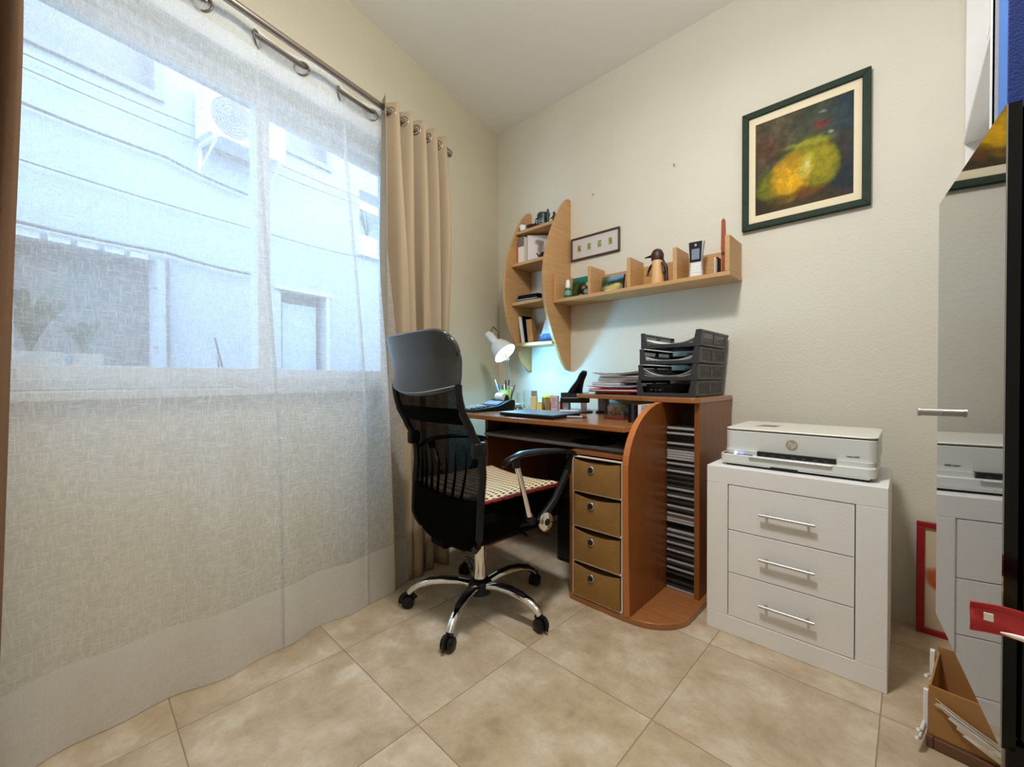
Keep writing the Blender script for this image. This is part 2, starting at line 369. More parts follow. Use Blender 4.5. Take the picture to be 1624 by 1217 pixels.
# window: frame, two sliding sashes with panes, sill, roller box
WIN = MB()
for a in ((.88, .93, .9, 2.13), (2.37, 2.42, .9, 2.13)): WIN.box(a[0], a[1], -.16, -.06, a[2], a[3], .004)
WIN.box(.93, 2.37, -.16, -.06, .9, .935, .004); WIN.box(.93, 2.37, -.16, -.06, 2.09, 2.13, .004)
WIN = struct('window_1', WIN, PVC, rotz=WROT)
for a0, a1, o in ((.93, 1.66, -.135), (1.615, 2.37, -.095)):
    s = MB(); s.box(a0, a0+.052, o-.018, o+.018, .935, 2.09, .004); s.box(a1-.052, a1, o-.018, o+.018, .935, 2.09, .004)
    s.box(a0+.052, a1-.052, o-.018, o+.018, .935, .975, .004); s.box(a0+.052, a1-.052, o-.018, o+.018, 2.05, 2.09, .004)
    so = obj('sash', s, PVC, WIN)
    p = MB(); p.box(a0+.05, a1-.05, o-.002, o+.002, .973, 2.052); obj('pane', p, PANE, so)
    k = MB(); k.box(1.64, 1.655, o+.018, o+.03, 1.4, 1.5, .003); obj('latch', k, PVC, so)
s = MB(); s.box(.86, 2.44, -.06, .05, .87, .9, .006); obj('window_sill', s, MARBLE, WIN)
s = MB(); s.box(.885, 2.415, -.245, -.165, .9, .966, .003); obj('outer_ledge', s, MARBLE, WIN)
s = MB(); s.box(.84, 2.46, 0, .022, 2.13, 2.2, .004); obj('roller_cover', s, PVC, WIN)

# ------------------------------------------------------------------ outside the window
FO = -3.0
fac = MB(); HOLES = [(1.03, 2.35, 3.5, 4.7), (-.68, -.157, 3.58, 4.5), (1.06, 2.6, -.9, 2.0), (-.64, -.07, .3, 1.95), (-2.1, -1.14, 2.64, 3.49)]
cut_wall(fac, -6, 6, -1, 6.0, FO-.3, FO, HOLES)
B = thing('neighbouring_building', 'white rendered building with dark window openings across the courtyard', 'building', (0, 0, 0), WROT)
obj('wall', fac, FACADE, B)
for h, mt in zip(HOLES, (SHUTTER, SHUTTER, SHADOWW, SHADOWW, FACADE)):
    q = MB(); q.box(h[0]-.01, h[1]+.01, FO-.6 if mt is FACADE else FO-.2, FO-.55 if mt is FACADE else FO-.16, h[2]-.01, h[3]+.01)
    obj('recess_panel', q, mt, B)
for h in HOLES[:2]:
    q = MB()
    q.box(h[0]-.03, h[0]+.03, FO-.16, FO+.02, h[2], h[3]); q.box(h[1]-.03, h[1]+.03, FO-.16, FO+.02, h[2], h[3]); q.box(h[0]-.04, h[1]+.04, FO-.1, FO+.04, h[2]-.06, h[2])
    obj('window_frame', q, SHUTTER, B)
q = MB(); q.box(-.56, -.14, FO-.15, FO-.1, .3, 1.82); obj('shutter_panel', q, SHUTB, B)
q = MB(); q.box(-.7, .0, FO, FO+.03, 1.95, 1.99); q.box(-.67, -.63, FO, FO+.02, .3, 1.95); obj('stone_trim', q, MARBLE, B)
q = MB()
for k in range(9): q.box(1.12+k*.16, 1.24+k*.16, FO, FO+.03, 1.99, 2.06, .004)
obj('lintel_tiles', q, MARBLE, B)['kind'] = 'stuff'
q = MB(); q.box(1.0, 1.06, FO, FO+.04, -.9, 2.0); obj('door_post', q, FACADE, B)
q = MB(); q.cyl((.985, FO+.04, -.9), (.985, FO+.04, 2.02), .014, seg=8)
for z in (.6, 1.22, 1.75): q.cyl((.985, FO+.03, z), (1.09, FO+.03, z), .01, seg=6)
obj('grille_bar', q, SHADOWW, B)
q = MB(); q.box(-2.12, -1.1, FO-.5, FO+.06, 2.6, 2.65); obj('balcony_slab', q, MARBLE, B)
yard = MB(); yard.box(-6, 6, FO, -.24, -1.1, -1.0); tag(obj('courtyard_floor', yard, CONC, rotz=WROT), 'grey concrete courtyard floor between the two buildings', 'ground')
own = MB(); cut_wall(own, -6, 6, -1, 3.4, -.3, -.245, [(.86, 2.44, .88, 2.15)])
tag(obj('house_front', own, FACADE, rotz=WROT), 'white outer face of this house around the window', 'building')
def cable(n, pts, label, r=.006):
    m = MB(); P = []
    for (a, z), (c, y) in zip(pts, pts[1:]):
        for k in range(8): t = k/8; P.append((a+(c-a)*t, FO+.06, z+(y-z)*t-.018*math.sin(PI*t)))
    P.append((pts[-1][0], FO+.06, pts[-1][1])); m.tube(P, r, 6)
    tag(obj(n, m, SHADOWW, rotz=WROT), label, 'cable')
cable('cable', [(2.2, 3.33), (.75, 3.33), (-1.1, 3.34)], 'thin dark cable on the white facade just under the upper windows')
cable('cable', [(2.2, 3.23), (.7, 3.21), (-1.1, 3.24)], 'thin dark cable second from the top on the white facade')
cable('cable', [(2.2, 2.98), (1.0, 2.94), (.3, 2.86)], 'thick drooping cable across the middle of the white facade', .012)
cable('cable', [(2.2, 2.55), (.2, 2.52), (-1.1, 2.55)], 'lowest thin cable across the plain middle of the white facade')
cable('cable', [(2.2, 2.1), (1.0, 2.08), (.2, 2.04)], 'dark cable along the top of the wide doorway opposite', .014)
ACM = M('aged_white_casing', rgb(196, 202, 208), .5)
def aircon(name, a0, a1, z0, z1, label):
    A = thing(name, label, 'air conditioner', (0, 0, 0), WROT)
    q = MB(); q.box(a0, a1, FO+.06, FO+.34, z0, z1, .015); obj('casing', q, ACM, A)
    c = (.57, FO+.345, 3.42); q = MB(); r = .18
    for k in range(1, 7): q.tube([(c[0]+r*k/6*math.cos(t*PI/10), c[1], c[2]+r*k/6*math.sin(t*PI/10)) for t in range(20)], .005, 5, True)
    for k in range(4): q.cyl((c[0]-r*math.cos(k*PI/4), c[1], c[2]-r*math.sin(k*PI/4)), (c[0]+r*math.cos(k*PI/4), c[1], c[2]+r*math.sin(k*PI/4)), .004, seg=5)
    obj('fan_grille', q, SHUTTER, A)
    q = MB(); q.lathe([(0, 0), (r, 0), (r, .004), (0, .004)], (c[0], FO+.339, c[2]), (0, 1, 0)); obj('fan_opening', q, SHUTTER, A)
    for a in (a0+.06, a1-.06):
        q = MB(); q.box(a-.015, a+.015, FO, FO+.4, z0-.03, z0); q.tube([(a, FO+.02, z0-.25), (a, FO+.36, z0-.03)], .012, 6); q.box(a-.015, a+.015, FO, FO+.02, z0-.28, z0); obj('bracket', q, PVC, A)
aircon('air_conditioner', .05, .77, 3.2, 3.7, 'white air conditioner on brackets high on the facade behind the window mullion')
def leafy(name, a, o, z, hgt, n, spread, label, pot=None):
    T = thing(name, label, 'plant', (0, 0, 0), WROT); m = MB()
    for k in range(n):
        t = random.uniform(0, 2*PI); l = hgt*random.uniform(.6, 1.1); s = spread*random.uniform(.5, 1); P = []
        for j in range(5):
            f = j/4; P.append((a+math.cos(t)*s*f, o+math.sin(t)*s*f*.5, z+l*math.sin(f*2.2)))
        m.tube(P, [.004, .009, .01, .007, .001], 4, flat=.3)
    obj('foliage', m, FOLIAGE, T)
    if pot:
        w_, h_ = pot; m = MB()
        m.prism([(a-w_*.42, z-h_), (a+w_*.42, z-h_), (a+w_*.5, z), (a-w_*.5, z)], o-.06, o+.06, 'y', bev=.004); obj('planter_trough', m, PVC, T)
leafy('potted_plant', 2.27, -.2, 1.015, .2, 26, .16, 'pale arching plant in the long white trough on the outer window ledge', (.13, .048))
leafy('potted_plant', 2.155, -.2, 1.013, .12, 12, .1, 'small plant in the short white trough on the outer window ledge', (.075, .046))
leafy('potted_plant', -1.42, FO-.2, 2.95, .35, 26, .35, 'spiky green plant on the balcony ledge opposite', (.3, .3))
m = MB(); m.cyl((1.745, -.2, .966), (1.77, -.21, 1.1), .004, seg=6); m.cyl((1.76, -.2, .966), (1.762, -.205, 1.02), .003, seg=6)
tag(obj('plant_stake', m, SHADOWW, rotz=WROT), 'two thin dark sticks standing outside against the window mullion', 'stick')

# ------------------------------------------------------------------ curtains and rod
RF, RB, RZ = .235, .165, 2.14
ROD = thing('curtain_rod', 'double brushed steel curtain rod above the window', 'curtain rod', (0, 0, 0), WROT)
m = MB(); m.cyl((.86, RF, RZ), (2.95, RF, RZ), .0125, seg=16); obj('front_rod', m, STEEL, ROD)
m = MB(); m.cyl((.92, RB, RZ), (2.95, RB, RZ), .009, seg=14); obj('rear_rod', m, STEEL, ROD)
m = MB(); m.lathe([(0, -.03), (.018, -.03), (.02, -.02), (.02, .0), (.016, .004), (.016, .008), (.013, .012)], (.86, RF, RZ), (1, 0, 0)); obj('finial', m, STEEL, ROD)
for a in (.96, 2.62):
    m = MB(); m.box(a-.008, a+.008, 0, RF-.01, RZ-.014, RZ-.006); m.box(a-.015, a+.015, 0, .006, RZ-.05, RZ+.03); m.box(a-.008, a+.008, RF-.016, RF-.008, RZ-.014, RZ+.004); obj('bracket', m, STEEL, ROD)
def smooth(t): t = max(0, min(1, t)); return t*t*(3-2*t)
def sheer_pt(u, v):
    a = 1.2+u*(2.62-1.2); pl = 0
    for f0 in (1.435, 1.785):
        if abs(a-f0) < .012: pl = math.sin((a-f0)*PI/.012)
    z = RZ+.03-v*(RZ+.03-.004)
    wave = math.cos((a-1.54)*2*PI/.33)          # weaves in front of and behind the rear rod at the top
    top = 1-smooth(v*2.2)
    o = RB+.021*wave*top
    base = .252+.05*(1-smooth((a-1.25)/1.1))*1.0-.055*smooth((a-1.7)/.8)
    low = smooth((v-.02)/.7)
    o = o*(1-low)+base*low if True else o
    o += (.012*math.sin(a*13+v*2)+.009*math.sin(a*29+1.3*v))*smooth(v*1.6)
    o += .012*smooth((1.30-a)/.1)
    return (a-.012*pl*smooth(v*8)+.006*math.sin(v*5+a*7), o+.004*pl*smooth(v*8), z)
SH = thing('sheer_curtain', 'white translucent voile curtain hanging across the whole window down to the floor', 'curtain', (0, 0, 0), WROT)
m = MB(); m.grid(lambda u, v: sheer_pt(u, v*.905), 300, 50); obj('voile_panel', m, SHEER, SH, 180)
m = MB(); m.grid(lambda u, v: sheer_pt(u, .905+v*.095), 300, 8); obj('hem', m, HEM, SH, 180)
m = MB(); m.grid(lambda u, v: tuple(x+(.0012 if i == 1 else 0) for i, x in enumerate(sheer_pt(u, v*.03))), 300, 3); obj('heading_band', m, SHEER, SH, 180)
for k in range(8):
    a = 1.2925+.165*k; sg = 1 if k % 2 else -1; t_ = V(math.cos(.75), sg*math.sin(.75), 0)
    m = MB(); m.tube([V(a, RB, RZ-.013)+t_*.027*math.cos(j*PI/12)+V(0, 0, .025*math.sin(j*PI/12)) for j in range(24)], .0042, 8, True, up=(t_.y, -t_.x, 0)); obj('eyelet', m, STEEL, SH)
def drape(name, a0, a1, nf, label, amp=.045, lean=0.0, floor_off=.27, mat=None):
    D = thing(name, label, 'curtain', (0, 0, 0), WROT)
    def pt(u, v):
        ph = u*nf*2*PI; z = RZ+.045-v*(RZ+.045-.006)
        e = 1+.25*math.sin(v*3)
        a = a0+(a1-a0)*u+.012*math.sin(ph*2)*v+.016*math.sin(ph*.63+1)*smooth(v*2)+lean*v+.02*(u-.5)*math.sin(v*4)
        o = RF+(floor_off-RF)*v+amp*e*(math.cos(ph)+.35*math.cos(ph*.5+2*v)*smooth(v*3)+.25*math.cos(ph*2.5+3)*smooth(v*2))*(.8+.15*math.sin(v*7+u*5))+.006*math.sin(v*9+ph)
        return (a, o, z)
    m = MB(); m.grid(pt, nf*18, 40, .0016); obj('drape_panel', m, mat or DRAPE, D, 180)
    for k in range(2*nf):
        u = (k+.5)/(2*nf); p = pt(u, .045/RZ); q = pt(u+.01, .045/RZ); t = V(q[0]-p[0], q[1]-p[1], 0).normalized(); m = MB()
        m.tube([V(p[0], RF, RZ)+t*.023*math.cos(j*PI/8)+V(0, 0, .023*math.sin(j*PI/8)) for j in range(16)], .0045, 8, True, up=(t.y, -t.x, 0)); obj('eyelet', m, STEEL, D)
    return D
drape('drape', .905, 1.30, 5, 'beige eyelet curtain gathered at the right end of the rod beside the corner')
drape('drape', 2.345, 2.72, 4, 'beige eyelet curtain darkened to brown for backlit shade at the far left edge of the photo', lean=.04, floor_off=.24, mat=DRAPE_SHADED)
# ------------------------------------------------------------------ desk
DT = .745                                     # writing surface
ST = .85                                      # raised shelf
def arc(cx, cy, r, a0, a1, n=8, ry=None): return [(cx+r*math.cos(math.radians(a0+(a1-a0)*i/n)), cy+(ry or r)*math.sin(math.radians(a0+(a1-a0)*i/n))) for i in range(n+1)]
D = thing('computer_desk', 'cherry laminate computer desk with raised shelf and curved CD tower', 'desk', (0, 0, 0))
m = MB(); m.prism([(.36, -.01), (.36, -.62)]+arc(.44, -.66, .08, 180, 270)+[(.7, -.745), (1.0, -.735), (1.25, -.73), (1.41, -.735), (1.41, -.01)], DT-.022, DT, bev=.003); obj('desktop', m, CHERRYH, D)
m = MB(); m.prism([(-.01, 0), (-.60, 0), (-.60, DT-.022), (-.01, DT-.022)], .49, .512, 'x', .002); obj('side_panel', m, CHERRY, D)
m = MB(); m.box(.512, 1.15, -.06, -.045, .08, .72); obj('back_panel', m, DARKWOOD, D)  # dark board made larger to deepen the shade under the desk
m = MB(); m.prism([(1.15, -.01), (1.15, -.72)]+arc(1.165, -.722, .015, 180, 270, 3)+[(1.40, -.737)]+arc(1.42, -.562, .183, -88, -8, 10, .172)+[(1.603, -.42), (1.603, -.01)], 0, .024, bev=.003); obj('base_plate', m, CHERRYH, D)
m = MB(); m.box(1.15, 1.168, -.725, -.01, .024, .628, .002); obj('pedestal_side', m, CHERRY, D)
m = MB(); m.box(1.168, 1.41, -.03, -.012, .024, .7); obj('pedestal_back', m, DARKWOOD, D)
m = MB(); m.box(1.168, 1.41, -.72, -.03, .614, .628, .002); obj('pedestal_top', m, CHERRY, D)
poly = [(-.01, .024), (-.735, .024), (-.745, .3), (-.748, .58)]+[(-.43-.318*math.cos(math.radians(a)), .58+.248*math.sin(math.radians(a))) for a in range(5, 91, 8)]+[(-.40, .828), (-.01, .828)]
m = MB(); m.prism(poly, 1.41, 1.434, 'x', .002); obj('curved_divider', m, CHERRY, D)
m = MB()
P = [(-.735, .024), (-.745, .3), (-.748, .58)]+[(-.43-.318*math.cos(math.radians(a)), .58+.248*math.sin(math.radians(a))) for a in range(5, 91, 8)]
for (y, z), (y2, z2) in zip(P, P[1:]):
    d = V(0, y2-y, z2-z); n = V(0, -d.z, d.y).normalized()*.0012
    b = bmesh.new(); vs = [b.verts.new(c) for c in ((1.4095, y+n.y, z+n.z), (1.4345, y+n.y, z+n.z), (1.4345, y2+n.y, z2+n.z), (1.4095, y2+n.y, z2+n.z))]; b.faces.new(vs if True else vs); m._put(b)
obj('edge_band', m, CEDGE, D)
m = MB(); m.box(1.56, 1.582, -.43, -.01, .024, .828, .002); obj('tower_side', m, CHERRY, D)
m = MB(); m.box(1.434, 1.56, -.27, -.255, .024, .828); obj('tower_back', m, DARKWOOD, D)
m = MB(); m.box(1.434, 1.56, -.41, -.27, .302, .312); m.box(1.434, 1.56, -.41, -.27, .078, .088); obj('rack_shelf', m, BLACKM, D)
m = MB(); m.prism([(.90, -.01), (.90, -.27)]+arc(.93, -.30, .03, 180, 260, 3)+[(1.1, -.36), (1.3, -.415), (1.45, -.455)]+arc(1.555, -.43, .032, -90, 0, 4)+[(1.587, -.01)], ST-.022, ST, bev=.003); obj('raised_shelf', m, CHERRYH, D)
m = MB(); m.cyl((1.0, -.2, DT+.012), (1.0, -.2, ST-.022), .03, seg=24); po = obj('shelf_post', m, GREYT, D)
m = MB(); m.lathe([(0, 0), (.042, 0), (.042, .008), (.032, .014), (0, .014)], (1.0, -.2, DT)); obj('post_foot', m, BLACKP, po)
m = MB(); m.box(.545, 1.385, -.66, -.28, .628, .645, .005); obj('keyboard_tray', m, GREYT, D)
for x in (.53, 1.385):
    m = MB(); m.box(x-.015, x, -.62, -.25, .632, .65); m.box(x-.015, x, -.5, -.46, .632, DT-.022); obj('tray_runner', m, BLACKM, D)
# fabric drawers in their white wire frame
DU = thing('drawer_unit', 'narrow fabric drawer unit inside the desk pedestal', 'drawers', (1.172, -.735, .024))
m = MB()
for x in (.003, .229): m.box(x-.003, x+.003, 0, .01, 0, .585, .001)
for z in (.004, .148, .294, .440, .583): m.box(0, .232, 0, .01, z-.003, z+.003, .001)
for x in (.003, .229):
    for z in (.004, .583): m.box(x-.003, x+.003, .01, .5, z-.003, z+.003)
obj('wire_frame', m, FRAMEW, DU)
for k in range(4):
    z0 = .008+k*.1457; z1 = z0+.128
    m = MB(); m.grid(lambda u, v: (.009+u*.214, -.006-.006*math.sin(PI*u)*math.sin(PI*v), z0+v*(z1-z0)-.012*math.sin(PI*u)*v*v), 10, 6, .006)
    m.box(.012, .22, .004, .45, z0, z1-.016); dr = obj('drawer', m, KHAKI, DU, 60)
    m = MB(); m.tube([(.098+.0125*math.cos(t*PI/10), -.013, z0+.093+.0125*math.sin(t*PI/10)) for t in range(20)], .0035, 8, True, up=(0, 1, 0)); ey = obj('eyelet', m, ALU, dr)
    m = MB(); m.lathe([(0, 0), (.0115, 0), (.0115, .003), (0, .003)], (.098, -.0175, z0+.093), (0, 1, 0)); obj('eyelet_hole', m, DGAP, dr)
# CDs: every case a thing
CDM = {'pale': M('cd_white_spine', rgb(150, 148, 142), .3), 'dark': M('cd_black_spine', rgb(14, 14, 16), .25), 'grey': M('cd_grey_spine', rgb(54, 57, 62), .3), 'brown': M('cd_brown_spine', rgb(74, 52, 40), .3)}
cdbase = {}
def cd(kind, x, z, stack, nth):
    o_ = 'th' if 10 < nth % 100 < 14 else {1: 'st', 2: 'nd', 3: 'rd'}.get(nth % 10, 'th')
    lab = '%s-spined CD case, %s of the %s stack in the desk tower' % (kind, 'topmost' if nth == 1 else '%d%s from the top' % (nth, o_), stack)
    if kind not in cdbase:
        m = MB(); m.box(-.06, .06, 0, .135, 0, .0104, .0012, 1)
        r = thing('cd_case', lab, 'CD case'); c = obj('case', m, CDM[kind], r)
        m = MB(); m.box(-.057, .057, -.0006, .001, .0025, .0078); obj('spine_label', m, {'pale': PAPERG, 'dark': BLACKP, 'grey': CHARCOAL, 'brown': CARDD}[kind], r); cdbase[kind] = r; r['used'] = 0
    b0 = cdbase[kind]; loc = (1.497+x, -.408, z); g = 'CD cases in the %s stack of the desk tower' % stack
    if not b0['used']: b0.location = loc; b0['used'] = 1; b0['label'] = lab; b0['group'] = g; return b0
    return dup(b0, loc, 0, lab, g)
ups = 'pdpdpddpdddpdgppppdpgdgdgdpgdpgdpbpp'[::-1]
for stack, z, n, seq in (('upper', .312, 38, 'ppbpdgpdgdpgdpgdgdgdpgdpdppppgdpdddpdpdp'), ('middle', .088, 18, 'gdpdgpdgdpgdpgdpgp'), ('bottom', .024, 5, 'pgdgd')):
    for k in range(n):
        kind = {'p': 'pale', 'd': 'dark', 'g': 'grey', 'b': 'brown'}[seq[k % len(seq)]]
        cd(kind, random.uniform(-.001, .001), z+k*.0108, stack, n-k)
for b0 in cdbase.values(): del b0['used']

# ------------------------------------------------------------------ crescent shelf and long shelf
S = thing('crescent_shelf', 'beech wall shelf with two crescent-shaped sides above the desk', 'shelf', (.3, 0, .98))
def moon(x0, x1):
    P = [(0, 0)]; n = 22
    for i in range(n+1):
        t = i/n; z = t*1.075; P.append((-.004-.262*math.sin(PI*(.045+t*.91))**.92, z))
    P[1] = (-.035, 0.004); P[-1] = (-.04, 1.07); P += [(-.02, 1.078), (0, 1.07)]
    m = MB(); m.prism(P, x0, x1, 'x', .002); return m
obj('side_panel', moon(-.004, .018), BEECH, S); obj('side_panel', moon(.322, .344), BEECH, S)
for z, d in ((.163, .135), (.425, .17), (.675, .17), (.893, .13)):
    m = MB(); m.box(.018, .322, -d-.03, 0, z, z+.02, .002); obj('shelf_board', m, BEECHH, S)
L_ = thing('wall_shelf', 'long low beech wall shelf with four compartments beside the crescent shelf', 'shelf', (.646, 0, 1.385))
m = MB(); m.box(0, .978, -.185, 0, 0, .02, .002); obj('shelf_board', m, BEECHH, L_)
m = MB(); m.box(.2, .956, -.016, 0, .02, .155, .0015); obj('back_board', m, BEECHH, L_)
for x, y in ((.0, -.185), (.233, -.17), (.474, -.17), (.717, -.17), (.956, -.185)):
    m = MB(); m.box(x, x+.02, y, -.016 if .01 < x < .9 else 0, .02, .178, .002); obj('divider', m, BEECH, L_)

# things on the crescent shelf (board tops: 1.163, 1.425, 1.675, 1.893)
Z1, Z2, Z3, Z4 = 1.163, 1.425, 1.675, 1.893
m = MB(); m.lathe([(0, 0), (.018, 0), (.024, .03), (.026, .042), (.023, .042), (.02, .006), (0, .006)], (.352, -.125, Z4)); tag(obj('small_cup', m, CAPW), 'small pale cup at the front left of the top crescent board', 'cup')
m = MB(); m.prism([(-.012, 0), (.012, 0), (.004, .06), (-.004, .075)], -.004, .004, 'y'); m.cyl((0, 0, 0), (0, 0, .006), .016, seg=14); tag(obj('small_statuette', m, BLACKP, loc=(.332, -.09, Z4)), 'thin black pointed statuette against the left crescent side', 'figurine')
T = thing('wooden_bowl', 'dark brown carved bowl on the top crescent board', 'bowl', (.415, -.1, Z4))
m = MB(); m.lathe([(0, 0), (.02, 0), (.04, .022), (.044, .032), (.04, .032), (.018, .006), (0, .006)]); obj('bowl_body', m, DKBROWN, T)
m = MB(); m.lathe([(0, .0), (.018, .004), (.022, .018), (.012, .03), (0, .032)], (.004, -.002, .008)); obj('pebble', m, M('brown_stone', rgb(120, 84, 60), .5), T)
T = thing('teal_tankard', 'dark teal tankard with a white printed badge on the top crescent board', 'mug', (.5, -.1, Z4))
m = MB(); m.lathe([(0, 0), (.036, 0), (.038, .01), (.038, .08), (.034, .09), (.031, .09), (.031, .012), (0, .01)], seg=28); obj('tankard_body', m, DTEAL, T)
m = MB(); m.tube([(-.034, 0, .072), (-.056, -.004, .07), (-.06, -.004, .045), (-.05, -.002, .022), (-.034, 0, .02)], .005, 8); obj('handle', m, DTEAL, T)
m = MB(); m.tube([(.01+.016*math.cos(t*PI/8), -.037, .03+.016*math.sin(t*PI/8)) for t in range(16)], .002, 6, True, up=(0, 1, 0)); m.box(.0, .02, -.039, -.036, .027, .033); obj('badge', m, PAPERG, T)
for nm, x, y, h, lab in (('knight_figurine', .555, -.12, .1, 'tall thin dark metal figurine right of the teal tankard'), ('brown_figurine', .588, -.1, .08, 'stocky brown figurine beside the right crescent side on the top board')):
    m = MB(); m.lathe([(0, 0), (.014, 0), (.014, .006), (.006, .012), (.01, h*.35), (.012, h*.62), (.005, h*.74), (.008, h*.84), (.007, h*.94), (0, h)], (x, y, Z4), seg=14)
    m.tube([(x-.012, y, Z4+h*.6), (x-.018, y-.012, Z4+h*.45), (x-.008, y-.018, Z4+h*.4)], .003, 6); m.tube([(x+.012, y, Z4+h*.6), (x+.02, y-.008, Z4+h*.5), (x+.02, y-.01, Z4+h*.72)], .003, 6)
    tag(obj(nm, m, DTEAL if 'knight' in nm else DKBROWN), lab, 'figurine')
def book(name, x0, x1, y0, y1, z0, h, spine, cover, label, cat='book', lean=0, group=None):
    T = thing(name, label, cat, ((x0+x1)/2, y0, z0), 0, group); T.rotation_euler = (0, lean, 0); w_ = (x1-x0)/2
    m = MB(); m.box(-w_+.0015, w_-.0015, .002, y1-y0-.003, .002, h-.003); obj('page_block', m, PAPERC, T)
    m = MB(); m.box(-w_, -w_+.0015, 0, y1-y0, 0, h); m.box(w_-.0015, w_, 0, y1-y0, 0, h); obj('cover', m, cover, T)
    m = MB(); m.box(-w_, w_, -.0015, .001, 0, h); obj('spine', m, spine, T); return T
book('paperback', .32, .334, -.15, -.04, Z3, .15, BOOKO, BOOKO, 'orange-spined paperback at the left of the second crescent board')
for k, x in enumerate((.336, .349, .362, .375)):
    T = book('paperback', x, x+.0125, -.155, -.04, Z3, .175, BOOKW, BOOKW, '%s of the four white paperbacks with a grey band atop the spine' % ('leftmost', 'second from left', 'third from left', 'rightmost')[k], group='white paperbacks on the second crescent board')
    m = MB(); m.box(-.0062, .0062, -.0022, -.001, .115, .174); obj('photo_band', m, BOOKG, T)
g = PaintNodes('cover_with_brown_print'); g.ground([rgb(206, 196, 188), rgb(216, 206, 198)], 4); g.blob(0, .135, .03, .018, rgb(120, 100, 76), .4, alpha=.85); g.blob(.012, .1, .02, .04, rgb(112, 94, 66), .5, .3, .85); g.blob(.03, .07, .012, .03, rgb(120, 104, 78), .5, .4, .8)
T = thing('hardback_book', 'large pale book standing open-faced with a brown figure print on its cover', 'book', (.46, -.09, Z3), .72)
m = MB(); m.box(-.075, .075, .003, .022, 0, .178); obj('page_block', m, PAPERC, T)
m = MB(); m.box(-.078, .078, 0, .003, 0, .182); m.box(-.078, .078, .022, .025, 0, .182); m.box(-.078, -.075, 0, .025, 0, .182); c_ = obj('cover', m, g.done(), T)
T = thing('teapot_ornament', 'small dark teapot ornament at the right of the second crescent board', 'ornament', (.548, -.15, Z3))
m = MB(); m.lathe([(0, 0), (.02, 0), (.03, .012), (.03, .028), (.018, .04), (0, .042)]); obj('pot_body', m, BLACKP, T)
m = MB(); m.tube([(-.026, 0, .015), (-.045, -.004, .03), (-.05, -.004, .045), (-.06, -.006, .042)], [.007, .005, .003, .003], 8); obj('spout', m, BLACKP, T)
m = MB(); m.lathe([(0, 0), (.01, 0), (.006, .008), (.008, .014), (0, .02)], (0, 0, .041)); obj('lid_knob', m, PAPERG, T)
for k in range(4):
    T = thing('notebook', '%s slim black notebook in the flat pile on the third crescent board' % ('bottom', 'second from bottom', 'third from bottom', 'topmost')[k], 'notebook', (.415+.006*k, -.125, Z2+.0105*k), .06*(k % 2), 'black notebooks on the third crescent board')
    m = MB(); m.box(-.08, .08, -.05, .08, .0015, .0085); obj('pages', m, PAPERG if k < 2 else BLACKM, T)
    m = MB(); m.box(-.083, .083, -.053, .083, 0, .0015); m.box(-.083, .083, -.053, .083, .0085, .01); obj('cover', m, BLACKP, T)
m = MB(); m.box(.53, .612, -.15, -.05, Z2, Z2+.042, .002); m.box(.528, .614, -.152, -.048, Z2+.036, Z2+.046, .001); tag(obj('cream_box', m, PALEWOOD), 'small cream box right of the black notebooks', 'box')
def sheetbox(name, x0, x1, y0, y1, z, h, lean, mat, label, cat, yaw=0):
    T = thing(name, label, cat, ((x0+x1)/2, y0, z)); T.rotation_euler = (0, lean, yaw)
    m = MB(); m.box(-(x1-x0)/2, (x1-x0)/2, 0, y1-y0, 0, h, .001); obj('folded_sheets', m, mat, T)
    m = MB(); m.box(-(x1-x0)/2-.001, -(x1-x0)/2, 0, y1-y0, .0, h+.003); obj('back_sheet', m, PAPERG, T); return T
sheetbox('letter_bundle', .352, .36, -.14, -.03, Z1, .18, -.17, PAPER, 'white letter leaning at the left of the lowest crescent board', 'letters')
sheetbox('letter_bundle', .368, .374, -.125, -.03, Z1, .185, -.17, BLACKM, 'black-edged folder leaning behind the brown envelope', 'folder')
sheetbox('brown_envelope', .395, .43, -.12, -.03, Z1, .155, -.1, CARD, 'thick brown envelope leaning on the lowest crescent board', 'envelope', .35)
T = thing('postcard_holder', 'white and blue card standing at the right of the lowest crescent board', 'card', (.53, -.1, Z1)); T.rotation_euler = (-.18, 0, .3)
m = MB(); m.prism([(-.055, .0), (.055, 0), (.05, .15), (-.02, .15)], 0, .003, 'y'); obj('card', m, PAPER, T)
g = PaintNodes('blue_seascape'); g.ground([rgb(40, 66, 110), rgb(90, 130, 190), rgb(180, 206, 230)], 24)
m = MB(); m.box(-.052, .052, -.001, 0, .003, .055); obj('blue_print', m, g.done(), T)
m = MB(); m.box(-.05, .05, .003, .028, 0, .006); obj('foot', m, PAPER, T)

# things on the long shelf (board top 1.405)
ZL = 1.405
T = thing('spray_bottle', 'small green bottle with a white cap at the left of the long shelf', 'bottle', (.722, -.14, ZL))
m = MB(); m.lathe([(0, 0), (.02, 0), (.021, .006), (.021, .055), (.012, .066), (0, .066)]); obj('bottle_body', m, GREENB, T)
m = MB(); m.lathe([(0, .064), (.0145, .064), (.0145, .09), (.009, .112), (0, .114)]); obj('cap', m, CAPW, T)
m = MB(); m.lathe([(.0213, .02), (.0216, .021), (.0216, .045), (.0213, .046)]); obj('label_band', m, M('pale_green_print', rgb(120, 160, 130), .5), T)
def canvas(name, x, y, w_, h, lean, mat, label, edge):
    T = thing(name, label, 'picture', (x, y, ZL)); T.rotation_euler = (lean, 0, 0)
    m = MB(); m.box(-w_/2, w_/2, .002, .016, 0, h, .001); obj('stretcher', m, edge, T)
    m = MB(); m.box(-w_/2, w_/2, 0, .002, 0, h); obj('painted_face', m, mat, T)
